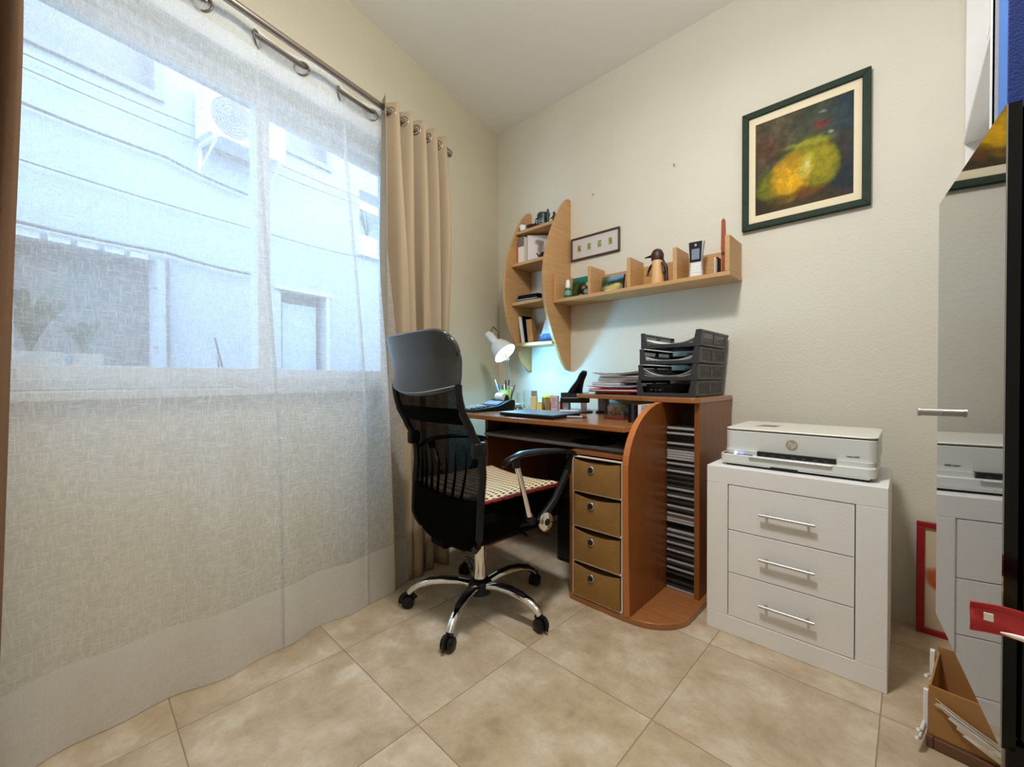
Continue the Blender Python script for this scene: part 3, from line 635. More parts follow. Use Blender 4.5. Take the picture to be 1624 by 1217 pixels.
g = PaintNodes('green_garden_painting', .4); g.ground([rgb(20, 30, 16), rgb(52, 74, 26), rgb(96, 110, 40)], 24); g.blob(.0, .135, .09, .03, rgb(28, 116, 112), .3); g.blob(.0, .055, .03, .04, rgb(20, 22, 14), .5); g.blob(.012, .07, .014, .01, rgb(150, 120, 80), .5); g.blob(.045, .085, .01, .012, rgb(220, 200, 190), .5); g.blob(.035, .045, .014, .012, rgb(130, 160, 150), .5); g.blob(.0, .02, .012, .01, rgb(214, 140, 120), .5)
canvas('small_painting', .775, -.085, .135, .135, -.12, g.done(), 'small green garden painting behind the spray bottle', GREENB)
g = PaintNodes('mountain_painting', .4); g.ground([rgb(18, 30, 18), rgb(48, 62, 40), rgb(100, 112, 70)], 26); g.blob(.02, .11, .07, .035, rgb(110, 150, 184), .3); g.blob(-.05, .1, .03, .02, rgb(70, 96, 70), .4); g.blob(0, .03, .05, .016, rgb(196, 176, 120), .6); g.blob(-.02, .01, .03, .008, rgb(222, 204, 160), .5); g.blob(.03, .045, .02, .008, rgb(210, 190, 120), .5)
canvas('small_painting', 1.0, -.12, .135, .1, -.2, g.done(), 'small landscape painting with blue mountain in the second compartment', BLACKP)
# penguin
T = thing('penguin_figurine', 'turned wooden penguin with dark brown head, wings and tail', 'figurine', (1.262, -.115, ZL), -.3)
m = MB(); m.lathe([(0, 0), (.03, 0), (.033, .006), (.031, .05), (.027, .1), (.0245, .135), (0, .137)], seg=26); obj('body', m, PALEWOOD, T)
m = MB(); m.lathe([(0, .128), (.029, .128), (.0315, .14), (.031, .16), (.022, .178), (.01, .185), (0, .186)], seg=26); hd = obj('head', m, DKBROWN, T)
m = MB(); m.cyl((-.026, -.008, .155), (-.066, -.02, .153), .008, .0025, seg=10); obj('beak', m, BLACKP, hd)
for a, lab in ((200, 'l'), (20, 'r')):
    c_, s_ = math.cos(math.radians(a)), math.sin(math.radians(a)); m = MB(); P = [(c_*.026, s_*.02-.004, .112), (c_*.036, s_*.02-.006, .1), (c_*.046, s_*.02-.01, .078), (c_*.05, s_*.02-.012, .058)]
    m.tube(P, [.007, .01, .0105, .008], 10, flat=.5); obj('wing', m, DKBROWN, T)
m = MB(); m.tube([(.01, .025, .13), (.03, .026, .09), (.038, .022, .04), (.042, .02, .001)], [.008, .011, .009, .007], 10); obj('tail', m, DKBROWN, T)
# cordless phone
T = thing('cordless_phone', 'silver cordless telephone handset standing upright on the long shelf', 'telephone', (1.455, -.115, ZL), .1)
def wave(z): return .027+.010*abs((z-.075)/.1)**1.8
m = MB(); n = 14
P = [(-wave(i*.18/n), i*.18/n) for i in range(n+1)]+[(wave(i*.18/n), i*.18/n) for i in range(n, -1, -1)]
m.prism(P, -.012, .018, 'y', .004); obj('handset_body', m, SILVER, T)
m = MB(); m.prism([(-.026, .08), (.024, .08), (.026, .12), (.029, .176), (-.03, .176), (-.028, .12)], -.0135, -.012, 'y'); fc = obj('front_plate', m, BLACKP, T)
m = MB(); m.box(-.018, .017, -.0145, -.0134, .092, .142); obj('screen', m, SCREEN, T)
m = MB(); m.prism([(-.025, .01), (.025, .01), (.022, .078), (-.022, .078)], -.0132, -.012, 'y'); kp = obj('keypad_plate', m, WHITEP, T)
for r in range(4):
    for c_ in range(3): m = MB(); m.box(-.018+c_*.013, -.008+c_*.013, -.0142, -.0131, .016+r*.014, .025+r*.014, .001, 1); obj('key', m, CAPW, T)
m = MB(); m.lathe([(0, 0), (.006, 0), (.006, .0008), (0, .0008)], (0, -.0143, .16), (0, 1, 0)); obj('earpiece', m, PAPERG, T)
# tall red-brown incense holder and slim boxes
T = thing('wooden_letter_opener', 'tall thin red-brown carved wooden piece standing at the right end of the long shelf', 'ornament', (1.573, -.1, ZL+.02))
m = MB(); m.prism([(-.008, 0), (.008, 0), (.008, .08), (.01, .1), (.006, .23), (.0, .245), (-.01, .235), (-.012, .1), (-.008, .08)], -.004, .004, 'y', .001); obj('blade', m, INCENSE, T)
m = MB(); m.box(-.01, .01, -.0065, .0065, .075, .09, .002); obj('collar', m, BROWNF, T)
m = MB(); m.box(-.012, .012, -.012, .012, -.02, 0, .002); obj('foot', m, BROWNF, T)
for x, mt, lab in ((1.55, PAPER, 'slim white case left of the red-brown wooden piece'), (1.558, BLACKP, 'slim black case between the white one and the red-brown piece')):
    T = thing('slim_case', lab, 'case', (x, -.15, ZL)); m = MB(); m.box(-.0035, .0035, 0, .05, 0, .078, .001); obj('case_body', m, mt, T); m = MB(); m.box(-.0015, .0015, -.001, .001, .008, .07); obj('spine_label', m, PAPERG, T)
# ------------------------------------------------------------------ pictures on the wall
g = PaintNodes('quince_painting', .6); g.ground([rgb(44, 38, 24), rgb(78, 70, 48), rgb(104, 98, 74)], 9, 9)
for q in ((.165, .16, .07, .14, rgb(24, 52, 70), .6, 0, .85), (.06, .15, .08, .1, rgb(54, 66, 56), .7, 0, .7), (.15, -.12, .06, .12, rgb(24, 38, 46), .6, 0, .9), (.09, -.19, .1, .05, rgb(22, 36, 46), .5, 0, .9), (.155, .0, .05, .06, rgb(46, 44, 38), .6, 0, .8), (-.13, .09, .05, .05, rgb(92, 50, 30), .8, 0, .6), (.07, .115, .025, .016, rgb(120, 44, 30), .7, 0, .7), (-.15, -.17, .07, .07, rgb(26, 24, 14), .5, 0, .9), (0, -.2, .16, .04, rgb(64, 48, 14), .6, 0, .9),
          (.035, -.035, .095, .125, rgb(70, 78, 14), .08, -.3, 1), (-.085, -.085, .095, .085, rgb(66, 74, 16), .1, .1, 1), (.04, -.035, .082, .11, rgb(128, 122, 12), .16, -.3, 1), (-.085, -.09, .08, .07, rgb(108, 108, 14), .2, .1, 1), (-.06, .02, .05, .014, rgb(52, 64, 14), .5, .7, .9), (.02, .055, .07, .012, rgb(146, 146, 40), .6, .1, .8), (.05, -.03, .05, .06, rgb(150, 138, 12), .5, 0, .8),
          (-.045, -.07, .07, .095, rgb(176, 134, 4), .25, .15, 1), (-.045, -.095, .042, .062, rgb(216, 164, 0), .4, 0, 1), (-.075, -.03, .025, .025, rgb(196, 148, 8), .5, 0, .9), (.015, -.045, .022, .045, rgb(196, 182, 60), .5, .25, .9), (.018, -.04, .009, .022, rgb(222, 216, 150), .6, .25, .7), (.02, -.15, .06, .022, rgb(106, 62, 8), .6, 0, .8), (-.08, -.155, .06, .02, rgb(74, 60, 12), .6, 0, .8), (.098, .07, .008, .008, rgb(170, 176, 164), .8, 0, .6), (.075, .165, .01, .006, rgb(150, 160, 150), .8, 0, .5)):
    g.blob(q[0], q[1], q[2], q[3], q[4], q[5], q[6], q[7])
g.brush(38, .6, 1.35)
T = thing('fruit_painting', 'large painting of a yellow green fruit in a dark green frame', 'picture', (1.8555, 0, 1.8805))
def frame(T, w_, h, b_, d, mat, inner=None):
    a, c, e, f = w_/2, h/2, w_/2-b_, h/2-b_
    for P in ([(-a, c), (a, c), (e, f), (-e, f)], [(-a, -c), (a, -c), (e, -f), (-e, -f)], [(-a, -c), (-a, c), (-e, f), (-e, -f)], [(a, -c), (a, c), (e, f), (e, -f)]):
        m = MB(); m.prism(P, -d, 0, 'y', .002); obj('frame_rail', m, mat, T)
frame(T, .456, .536, .027, .024, GREENF)
m = MB(); cut_wall(m, -.203, .203, -.243, .243, -.012, -.006, [(-.175, .175, -.207, .207)]); obj('mat_board', m, MATC, T)
m = MB(); m.box(-.178, .178, -.006, -.003, -.21, .21); obj('painted_sheet', m, g.done(), T)
T = thing('stamp_picture', 'narrow brown frame with four small green prints above the long shelf', 'picture', (.822, 0, 1.7335))
frame(T, .338, .14, .0105, .014, BROWNF)
m = MB(); m.box(-.16, .16, -.007, -.003, -.061, .061); obj('mat_board', m, M('pale_mat', rgb(206, 202, 200), .8), T)
g = PaintNodes('stamp_print'); g.ground([rgb(60, 74, 40), rgb(130, 140, 90), rgb(200, 196, 150)], 70); SP = g.done()
for x in (-.108, -.037, .035, .108):
    m = MB(); m.box(x-.0155, x+.0155, -.0085, -.007, -.024, .024); st = obj('stamp', m, M('stamp_border', rgb(206, 200, 160), .7) if x < -.1 else bpy.data.materials['stamp_border'], T)
    m = MB(); m.box(x-.0115, x+.0115, -.0092, -.0084, -.017, .019); obj('stamp_print', m, SP, st)
for x, z, lab in ((.814, 2.039, 'tiny nail in the wall above the narrow brown frame'), (1.303, 2.045, 'tiny nail in the wall left of the large fruit painting')):
    m = MB(); m.cyl((x, 0, z), (x, -.012, z), .0022, seg=8); m.cyl((x, -.012, z), (x, -.014, z), .005, seg=10); tag(obj('nail', m, ALU), lab, 'nail')

# ------------------------------------------------------------------ things on the desk
# desk lamp
LX, LY = .36, -.25
T = thing('desk_lamp', 'white desk lamp shining blue-white light beside the crescent shelf', 'lamp', (LX, LY, DT))
m = MB(); m.box(-.045, .045, -.05, .06, 0, .026, .006); bs = obj('base', m, SHADEW, T)
m = MB(); m.box(-.046, .046, -.051, .061, 0, .005, .001); obj('rubber_foot', m, BLACKP, bs)
j0 = V(-.012, .02, .026); j1 = V(-.012, -.03, .31); hp = V(.318-LX, -.35-LY, 1.158-DT)
for dx in (-.008, .008):
    m = MB(); m.tube([j0+V(dx, 0, 0), j1+V(dx, 0, 0)], .003, 8); obj('arm_rod', m, CHROME, T)
m = MB(); m.cyl(j1+V(-.014, 0, 0), j1+V(.014, 0, 0), .013, seg=16); m.cyl(j1+V(-.02, 0, 0), j1+V(.02, 0, 0), .006, seg=10); obj('elbow_joint', m, CHROME, T)
ax = V(.69, .15, -.70).normalized()
m = MB(); m.tube([j1, hp+ax*.02+V(.02, .03, -.005)], .005, 8); obj('upper_arm', m, CHROME, T)
m = MB(); m.lathe([(0, -.085), (.018, -.084), (.028, -.072), (.029, -.02), (.026, 0)], hp, ax, 24); hs = obj('lamp_housing', m, SHADEW, T)
m = MB(); m.tube([hp-ax*.07+V(.02, 0, .02), hp-ax*.075+V(.045, 0, .045), hp-ax*.03+V(.055, .0, .04), hp-ax*.005+V(.035, .0, .02)], .003, 7); obj('cord', m, BLACKP, hs)
m = MB(); m.lathe([(.026, 0), (.042, .012), (.06, .045), (.074, .092), (.0765, .1), (.074, .1), (.057, .046), (.04, .015), (.024, .003)], hp, ax, 32); obj('lamp_shade', m, SHADEW, T, 60)
m = MB(); m.lathe([(.012, 0), (.013, .02), (.022, .04), (.024, .055), (.016, .072), (0, .078)], hp, ax, 16); obj('bulb', m, BULB, T)
pl = bpy.data.lights.new('desk_lamp_light', 'POINT'); pl.energy = DESK_LAMP_POWER; pl.color = (.2, .62, 1); pl.shadow_soft_size = .03
lo = bpy.data.objects.new('desk_lamp_light', pl); COL.objects.link(lo); lo.parent = T; lo.location = hp+ax*.092
# printing calculator
T = thing('printing_calculator', 'black printing calculator with a white paper roll on the desk', 'calculator', (.385, -.66, DT), -.12)
m = MB(); m.prism([(0, 0), (.29, 0), (.3, .035), (.295, .06), (.27, .062), (.23, .05), (.18, .032), (.0, .012)], -.09, .09, 'x', .003)
cb = obj('body', m, BLACKP, T)
def slope(y): return .012+(y/.18)*.02
for r in range(4):
    for c_ in range(6):
        y = .02+r*.032; m = MB(); m.box(-.075+c_*.026, -.055+c_*.026, y, y+.022, slope(y)-.004, slope(y)+.008, .002, 1); obj('key', m, PAPERG if c_ < 4 else CHARCOAL, T)
m = MB(); m.prism([(.175, .034), (.225, .052), (.225, .054), (.175, .036)], -.07, .07, 'x'); obj('display', m, SCREEN, T)
m = MB(); m.cyl((-.035, .265, .075), (.035, .265, .075), .026, seg=24); m.cyl((-.036, .265, .075), (.036, .265, .075), .006, seg=12); obj('paper_roll', m, PAPER, T)
for x in (-.046, .046): m = MB(); m.prism([(.25, .055), (.292, .055), (.275, .09), (.262, .09)], x-.003, x+.003, 'x'); obj('roll_arm', m, BLACKP, T)
# laptop
T = thing('laptop', 'closed dark laptop with a blue-grey lid on the desk', 'laptop', (.87, -.585, DT), .03)
m = MB(); m.box(-.165, .165, -.115, .115, .003, .014, .004); obj('base', m, BLACKP, T)
m = MB(); m.box(-.165, .165, -.115, .115, .0145, .021, .003); obj('lid', m, M('laptop_lid', rgb(104, 116, 134), .38, .2), T)
for x in (-.14, .14):
    for y in (-.09, .09): m = MB(); m.cyl((x, y, 0), (x, y, .004), .007, seg=10); obj('foot', m, BLACKM, T)
# pen cup with pens
CX, CY = .395, -.335
T = thing('pen_cup', 'lime green pen cup full of pens beside the lamp', 'pen holder', (CX, CY, DT))
m = MB(); m.lathe([(0, 0), (.032, 0), (.034, .004), (.045, .115), (.047, .118), (.044, .118), (.031, .006), (0, .006)], seg=28); obj('cup', m, GREENP, T)
PENS = [(-.028, -.01, .26, -.045, 'grey', PAPERG), (-.018, -.018, .2, -.02, 'blue', M('blue_pen', rgb(40, 60, 160), .35)), (-.01, -.005, .19, -.01, 'dark blue', NAVY), (0, .01, .235, -.01, 'black', BLACKP), (.006, -.02, .2, .0, 'white', CAPW), (.01, .005, .24, .006, 'purple', M('purple_pen', rgb(70, 40, 84), .4)), (.016, -.015, .19, .01, 'tan', PALEWOOD), (.02, .012, .2, .012, 'orange', BOOKO), (.026, -.008, .185, .02, 'pink', PINKL), (.03, .005, .21, .028, 'grey green', M('grey_green_pen', rgb(80, 100, 92), .4))]
for x, y, l, dx, nm, mt in PENS:
    p0 = V(CX+x*.55, CY+y*.55, DT+.007); d = V(dx*1.3+x*.7, y*.5, l*.72).normalized(); l *= .72
    P = thing('pen', '%s pen standing in the lime green cup' % nm, 'pen', p0, 0, 'pens in the green cup')
    m = MB(); m.cyl(V(0, 0, 0), d*l*.72, .0042, seg=10); obj('barrel', m, mt, P)
    m = MB(); m.cyl(d*l*.72, d*l, .0048, .004, seg=10); obj('cap', m, mt, P)
# glasses
def tumbler(x, y, r, h, label):
    m = MB(); m.lathe([(0, 0), (r*.85, 0), (r, h), (r-.0025, h), (r*.85-.003, .008), (0, .008)], (x, y, DT), seg=28); tag(obj('drinking_glass', m, GLASS_M), label, 'glass')
tumbler(.465, -.285, .022, .1, 'narrow clear drinking glass just right of the lamp base')
tumbler(.51, -.255, .036, .115, 'wide clear drinking glass between the lamp and the cream box')
# little boxes and tins
T = thing('cream_carton', 'tall cream carton with a grey top among the small boxes', 'carton', (.575, -.28, DT), .4)
m = MB(); m.box(-.018, .018, -.018, .018, 0, .08, .002); obj('carton', m, CREAM, T)
m = MB(); m.box(-.015, .015, -.012, .018, .08, .115, .003); obj('top_block', m, M('beige_grey', rgb(150, 138, 122), .6), T)
T = thing('yellow_box', 'small pale yellow box in front of the olive tin', 'box', (.625, -.29, DT), .5); m = MB(); m.box(-.015, .015, -.01, .01, 0, .048, .001); obj('carton', m, YELLOW, T); m = MB(); m.box(-.0155, .0155, -.0105, .0105, .04, .049, .001); obj('lid', m, CREAM, T)
T = thing('olive_tin', 'round olive tin with a bright yellow lid', 'tin', (.667, -.25, DT)); m = MB(); m.lathe([(0, 0), (.03, 0), (.03, .075), (0, .075)]); obj('tin', m, OLIVE, T); m = MB(); m.lathe([(0, .075), (.032, .075), (.032, .086), (.026, .092), (0, .092)]); obj('lid', m, YELLID, T)
T = thing('olive_box', 'flat olive box behind the small pale yellow box', 'box', (.615, -.22, DT)); m = MB(); m.box(-.02, .02, -.012, .012, 0, .082, .002); obj('carton', m, OLIVE, T); m = MB(); m.box(-.021, .021, -.013, .013, .07, .083, .001); obj('lid', m, YELLOW, T)
T = thing('printed_carton', 'pale pink carton with fine print beside the hole punch', 'carton', (.722, -.27, DT), .35); m = MB(); m.box(-.022, .022, -.014, .014, 0, .088, .001); obj('carton', m, PINKL, T)
for k in range(5): m = MB(); m.box(-.016, .016-.004*(k % 3), -.0148, -.014, .02+k*.012, .024+k*.012); obj('print_line', m, M('mauve_print', rgb(150, 120, 150), .6) if k == 0 else bpy.data.materials['mauve_print'], T)
m = MB(); m.box(-.0225, -.018, -.0145, .0145, 0, .05); obj('red_stripe', m, RED, T)
T = thing('red_box', 'small red box between the pink carton and the hole punch', 'box', (.765, -.25, DT), .3); m = MB(); m.box(-.016, .016, -.012, .012, 0, .055, .002); obj('carton', m, RED, T); m = MB(); m.box(-.017, .017, -.013, .013, .045, .056, .001); obj('lid', m, RED, T)
T = thing('blue_box', 'light blue box behind the red box', 'box', (.76, -.205, DT)); m = MB(); m.box(-.02, .02, -.012, .012, 0, .085, .002); obj('carton', m, M('light_blue', rgb(110, 190, 214), .5), T); m = MB(); m.box(-.021, .021, -.013, .013, .075, .086, .001); obj('lid', m, PAPER, T)
# hole punch
T = thing('hole_punch', 'large heavy-duty hole punch with a raised black lever handle', 'hole punch', (.84, -.24, DT), .62)
m = MB(); m.box(-.085, .085, -.06, .08, 0, .012, .004); obj('base_plate', m, SILVER, T)
for x in (-.05, .05): m = MB(); m.box(x-.016, x+.016, -.02, .05, .012, .055, .003); obj('die_block', m, ALU, T)
m = MB(); m.prism([(-.05, .052), (.06, .052), (.062, .078), (.03, .105), (-.02, .108), (-.05, .08)], -.08, .08, 'x', .006); hd = obj('punch_head', m, BLACKP, T)
m = MB(); m.tube([(0, .02, .095), (.01, -.0, .13), (.03, -.03, .175), (.045, -.05, .21), (.052, -.058, .225)], [.05, .04, .026, .026, .018], 14, flat=.5); obj('lever', m, BLACKP, T)
m = MB(); m.prism([(-.012, .058), (.006, .058), (-.002, .07)], -.0815, -.08, 'x'); m.prism([(-.015, 0), (.015, 0), (.002, .012)], -.052, -.0505, 'y') ; obj('arrow_mark', m, PAPERG, hd)
m = MB(); m.tube([(.86, -.33, DT+.004), (.9, -.31, DT+.004), (.94, -.29, DT+.004), (.955, -.25, DT+.004), (.93, -.2, DT+.004), (.9, -.22, DT+.004)], .004, 7); tag(obj('cable_coil', m, BLACKP), 'short black cable lying by the shelf post', 'cable')
T = thing('pen', 'grey pen lying on the desk right of the laptop', 'pen', (1.07, -.56, DT+.006), .5); m = MB(); m.cyl((-.05, 0, 0), (.03, 0, 0), .005, seg=10); obj('barrel', m, PAPERG, T); m = MB(); m.cyl((.03, 0, 0), (.05, 0, 0), .0055, .003, seg=10); obj('cap', m, BLACKP, T)
# clear box with cards, and dark cases
T = thing('clear_box', 'clear plastic box with photo cards under the raised shelf', 'box', (1.225, -.46, DT), .1)
m = MB(); cut_wall(m, -.05, .05, 0, .075, -.035, -.033, []); m.box(-.05, .05, .033, .035, 0, .075); m.box(-.05, -.048, -.033, .033, 0, .075); m.box(.048, .05, -.033, .033, 0, .075); m.box(-.05, .05, -.035, .035, 0, .002); obj('box_shell', m, CLEARP, T)
g = PaintNodes('brown_photo'); g.ground([rgb(60, 44, 32), rgb(120, 96, 70), rgb(190, 180, 160)], 60)
m = MB(); m.box(-.042, .04, -.01, .01, .015, .062); obj('photo_cards', m, g.done(), T)
m = MB(); m.box(-.044, .044, -.03, .03, .003, .013); obj('red_cards', m, RED, T)
for k, (x, mt, nm) in enumerate(((1.335, BLACKP, 'black'), (1.35, CDM['grey'], 'grey'), (1.365, BLACKP, 'glossy black'), (1.38, PAPER, 'white'))):
    book('disc_case', x, x+.0135, -.56, -.43, DT, .075, mt, mt, '%s upright disc case against the curved divider under the shelf' % nm, 'disc case')
# mouse with wrist rest
T = thing('computer_mouse', 'black mouse and pad on the grey keyboard tray', 'mouse', (1.18, -.57, .645))
m = MB(); m.lathe([(0, 0), (.09, 0), (.092, .003), (.088, .006), (0, .006)], seg=28); obj('mouse_pad', m, BLACKF, T)
m = MB(); m.grid(lambda u, v: (-.08+.16*u, -.085+.045*v, .006+.018*math.sin(PI*v)*math.sin(PI*min(1, max(0, u)))**.4), 16, 8); obj('wrist_rest', m, BLACKP, T, 180)
m = MB(); m.grid(lambda u, v: (.02+.035*math.cos(2*PI*u)*math.sin(PI*v/2)*.9, .02+.055*math.sin(2*PI*u)*math.sin(PI*v/2), .006+.032*math.cos(PI*v/2)), 18, 6); obj('mouse_body', m, BLACKP, T, 180)

# ------------------------------------------------------------------ letter trays on the raised shelf
TR = None
def tray(k):
    lab = '%s black letter tray of the stack on the raised shelf' % ('lowest', 'second', 'third', 'topmost')[k]
    return thing('letter_tray', lab, 'letter tray', (1.288+.0065*k, -.385, ST+.0715*k), 0, 'black letter trays')
def tray_parts(T):
    w_, d, h = .262, .35, .0705
    m = MB(); m.box(.004, w_-.004, .004, d-.004, .006, .0095)
    obj('floor_plate', m, CHARCOAL, T)
    for s in (0, 1):
        x0 = 0 if s == 0 else w_-.005
        m = MB()
        for z in range(9): m.box(x0+.001, x0+.004, .03, d-.03, .0125+z*.0055, .0164+z*.0055)
        m.box(x0, x0+.005, 0, .036, .004, h, .001, 1); m.box(x0, x0+.005, d-.03, d+.012, .004, h, .001, 1); m.box(x0-.003 if s == 0 else x0, x0+.005 if s == 0 else x0+.008, 0, d+.012, h-.011, h, .001, 1); m.box(x0, x0+.005, .03, d-.03, .003, .013); m.box(x0, x0+.005, .16, .19, .01, h-.01)
        obj('side_wall', m, CHARCOAL, T)
    m = MB(); m.box(.005, w_-.005, d-.005, d, .004, .05, .001, 1); obj('rear_wall', m, CHARCOAL, T)
    m = MB(); m.prism([(0, .0), (w_, 0), (w_, h), (w_-.018, h), (w_-.03, .016), (.03, .016), (.018, h), (0, h)], -.004, .004, 'y', .0015); obj('front_lip', m, CHARCOAL, T)
for k in range(4):
    T = tray(k)
    if TR is None: tray_parts(T); TR = T
    else:
        for c in list(TR.children): e = c.copy(); COL.objects.link(e); e.parent = T
def paper_pile(name, x0, x1, y0, y1, z, n, label, cat, mats, curl=.008, yaw=0, th=.0022):
    T = thing(name, label, cat, ((x0+x1)/2, (y0+y1)/2, z), yaw); w_, d = (x1-x0)/2, (y1-y0)/2
    for k in range(n):
        zz = k*th; dx = random.uniform(-.008, .008); dy = random.uniform(-.012, .004); c_ = curl*(.3+k/n)
        m = MB(); m.grid(lambda u, v: (-w_+2*w_*u+dx, -d+2*d*v+dy, zz+c_*(abs(2*u-1)**2.5)), 10, 2, .0012); obj('sheet', m, mats[k % len(mats)], T)
    return T
def tz(k): return ST+.0715*k+.0098
paper_pile('paper_stack', 1.315, 1.54, -.37, -.09, tz(1), 5, 'curled papers in the second letter tray', 'papers', [PAPER, PAPERC, PAPERG, PAPERC], .03)
paper_pile('paper_stack', 1.32, 1.545, -.375, -.09, tz(2), 4, 'white papers in the third letter tray', 'papers', [PAPER, PAPERG, PAPER], .02)
paper_pile('paper_stack', 1.325, 1.55, -.38, -.09, tz(3), 4, 'white papers in the topmost letter tray', 'papers', [PAPER, PAPER, PAPERG], .024)
T = thing('black_device', 'black box with small white symbols inside the lowest letter tray', 'electronic device', (1.385, -.3, tz(0)))
m = MB(); m.box(-.07, .05, -.05, .12, 0, .045, .003); obj('body', m, BLACKP, T)
m = MB(); m.box(-.068, .048, -.0515, -.05, .034, .036); m.box(-.062, -.060, -.0515, -.05, .006, .03); m.box(.01, .0115, -.0515, -.05, .006, .03); obj('seam_line', m, GREYGAP, T)
for k, s in enumerate(('8+', '%', '80')): letters('symbol', s, .012, PAPERG, T, Matrix.Translation((-.043+k*.02, -.0512, .018)) @ Matrix.Rotation(PI/2, 4, 'X'))
# heap of papers left of the trays
PX = 1.03
def slab(name, x0, x1, y0, y1, z0, z1, mat, label, cat, yaw=0, bend=0, edge=None):
    T = thing(name, label, cat, ((x0+x1)/2, (y0+y1)/2, z0), yaw); w_, d = (x1-x0)/2, (y1-y0)/2; h = z1-z0
    m = MB(); m.grid(lambda u, v: (-w_+2*w_*u, -d+2*d*v, h+bend*(2*u-1)**2*(1-v)), 12, 4, -.0016); m.box(-w_, w_, -d, d, 0, .0016); obj('cover', m, mat, T)
    for k in range(3):
        dx, dy = random.uniform(-.006, .006), random.uniform(-.008, .002); t0 = .0018+(h-.0036)*k/3
        m = MB(); m.box(-w_*.97+dx, w_*.97+dx, -d*.97+dy, d*.95+dy, t0, t0+(h-.0036)/3-.0002); obj('pages', m, edge if edge and k != 1 else PAPER, T)
    return T
slab('magazine', .99, 1.2, -.28, -.06, ST, ST+.012, PAPERG, 'grey magazine at the bottom of the paper heap', 'magazine', .02, edge=CARDD)
slab('red_folder', .975, 1.255, -.33, -.05, ST+.0125, ST+.03, RED, 'red folder bulging with papers in the heap', 'folder', .08, .012, RED)
slab('paper_bundle', .99, 1.16, -.29, -.06, ST+.044, ST+.062, PAPERC, 'cream bundle of papers lying on the red folder', 'papers', -.03, .004, PAPERG)
slab('envelope_bundle', 1.0, 1.24, -.27, -.05, ST+.0665, ST+.081, PAPER, 'white envelopes above the cream bundle', 'papers', .05, .0, PAPER)
slab('navy_folder', 1.02, 1.25, -.28, -.05, ST+.0812, ST+.096, NAVY, 'navy blue folder near the top of the paper heap', 'folder', -.06, .004, PAPERG)
paper_pile('loose_papers', .985, 1.235, -.29, -.06, ST+.1003, 4, 'loose white papers on top of the paper heap', 'papers', [PAPER, PAPERC, PAPER], .008, .03)

# ------------------------------------------------------------------ white chest of drawers and printer
T = thing('chest_of_drawers', 'white three-drawer chest with slim aluminium handles', 'chest of drawers', (1.648, -.543, 0))
m = MB()
m.box(0, .506, 0, .38, .545, .607, .002); m.box(0, .506, 0, .38, .0, .066, .002); m.box(0, .072, 0, .38, .066, .545, .002); m.box(.432, .506, 0, .38, .066, .545, .002); m.box(.072, .432, .37, .378, .066, .545)
obj('carcass', m, WHITEF, T)
m = MB(); m.box(.072, .432, .03, .34, .068, .543); obj('inner_box', m, DGAP, T)
for z0, z1 in ((.0685, .2245), (.2275, .3795), (.3825, .5425)):
    m = MB(); m.box(.0745, .4295, .001, .02, z0, z1, .0012); dr = obj('drawer', m, WHITEF, T)
    zc = z0+.0765; m = MB(); m.cyl((.175, -.016, zc), (.333, -.016, zc), .005, seg=12)
    for x in (.195, .313): m.cyl((x, .002, zc), (x, -.016, zc), .004, seg=10)
    obj('handle', m, ALU, dr)
T = thing('printer', 'white inkjet printer standing on the chest of drawers', 'printer', (1.68, -.49, .607))
def rr(x0, x1, y0, y1, r, n=6):
    P = []
    for cx, cy, a in ((x1-r, y0+r, -90), (x1-r, y1-r, 0), (x0+r, y1-r, 90), (x0+r, y0+r, 180)): P += arc(cx, cy, r, a, a+90, n)
    return P
m = MB(); m.prism(rr(.012, .448, .012, .335, .026), .058, .128, bev=.002); obj('upper_body', m, WHITEP, T)
m = MB(); m.prism(rr(.014, .446, .014, .333, .026), .1278, .1315); obj('lid_seam', m, DGAP, T)
m = MB(); m.prism(rr(.011, .449, .011, .336, .027), .1313, .1385, bev=.004); ld = obj('lid', m, WHITEL, T)
m = MB(); m.prism([(.085, .13), (.15, .13), (.16, .19), (.105, .19)], .1386, .139); obj('sticker', m, M('dusky_red_sticker', rgb(140, 88, 92), .5), T)
m = MB(); m.prism(rr(0, .445, -.012, .3, .022), .012, .044, bev=.004); lb = obj('lower_body', m, WHITEP, T)
m = MB(); m.prism(rr(.015, .44, .0, .3, .02), .044, .0585); obj('waist', m, WHITEP, T)
m = MB(); m.box(.012, .108, -.009, .025, .0435, .0452); cp = obj('control_panel', m, CHARCOAL, T)
m = MB(); m.box(.05, .056, -.012, .018, .0445, .052, .001, 1); obj('wifi_light', m, LEDW, cp)
m = MB(); m.box(.068, .076, -.006, .012, .045, .0515, .001, 1); obj('status_light', m, LED, cp)
m = MB(); m.box(.122, .347, -.004, .03, .0445, .06); obj('paper_slot', m, DGAP, T)
for k in range(7): m = MB(); m.box(.135+k*.03, .148+k*.03, -.006, .0, .046, .052, .001, 1); obj('feed_tab', m, CHARCOAL, T)
m = MB(); m.box(.098, .338, -.018, -.008, .036, .042, .002); m.box(.1, .336, -.0195, -.0175, .0385, .0405); obj('output_tray_edge', m, ALU, T)
m = MB(); m.box(.02, .43, .002, .29, .0, .0125); m.box(.165, .245, -.006, .05, .003, .014); obj('underside', m, DGAP, T)
m = MB(); m.box(.012, .165, -.010, .02, .008, .016, .002); m.box(.245, .43, -.010, .02, .008, .016, .002); obj('paper_drawer_lip', m, WHITEP, T)
TAN = M('logo_tan', rgb(164, 156, 136), .4)
m = MB(); m.lathe([(0, 0), (.0175, 0), (.0175, .001), (0, .001)], (.224, .0118, .0925), (0, -1, 0), 32); lg = obj('round_logo', m, TAN, T)
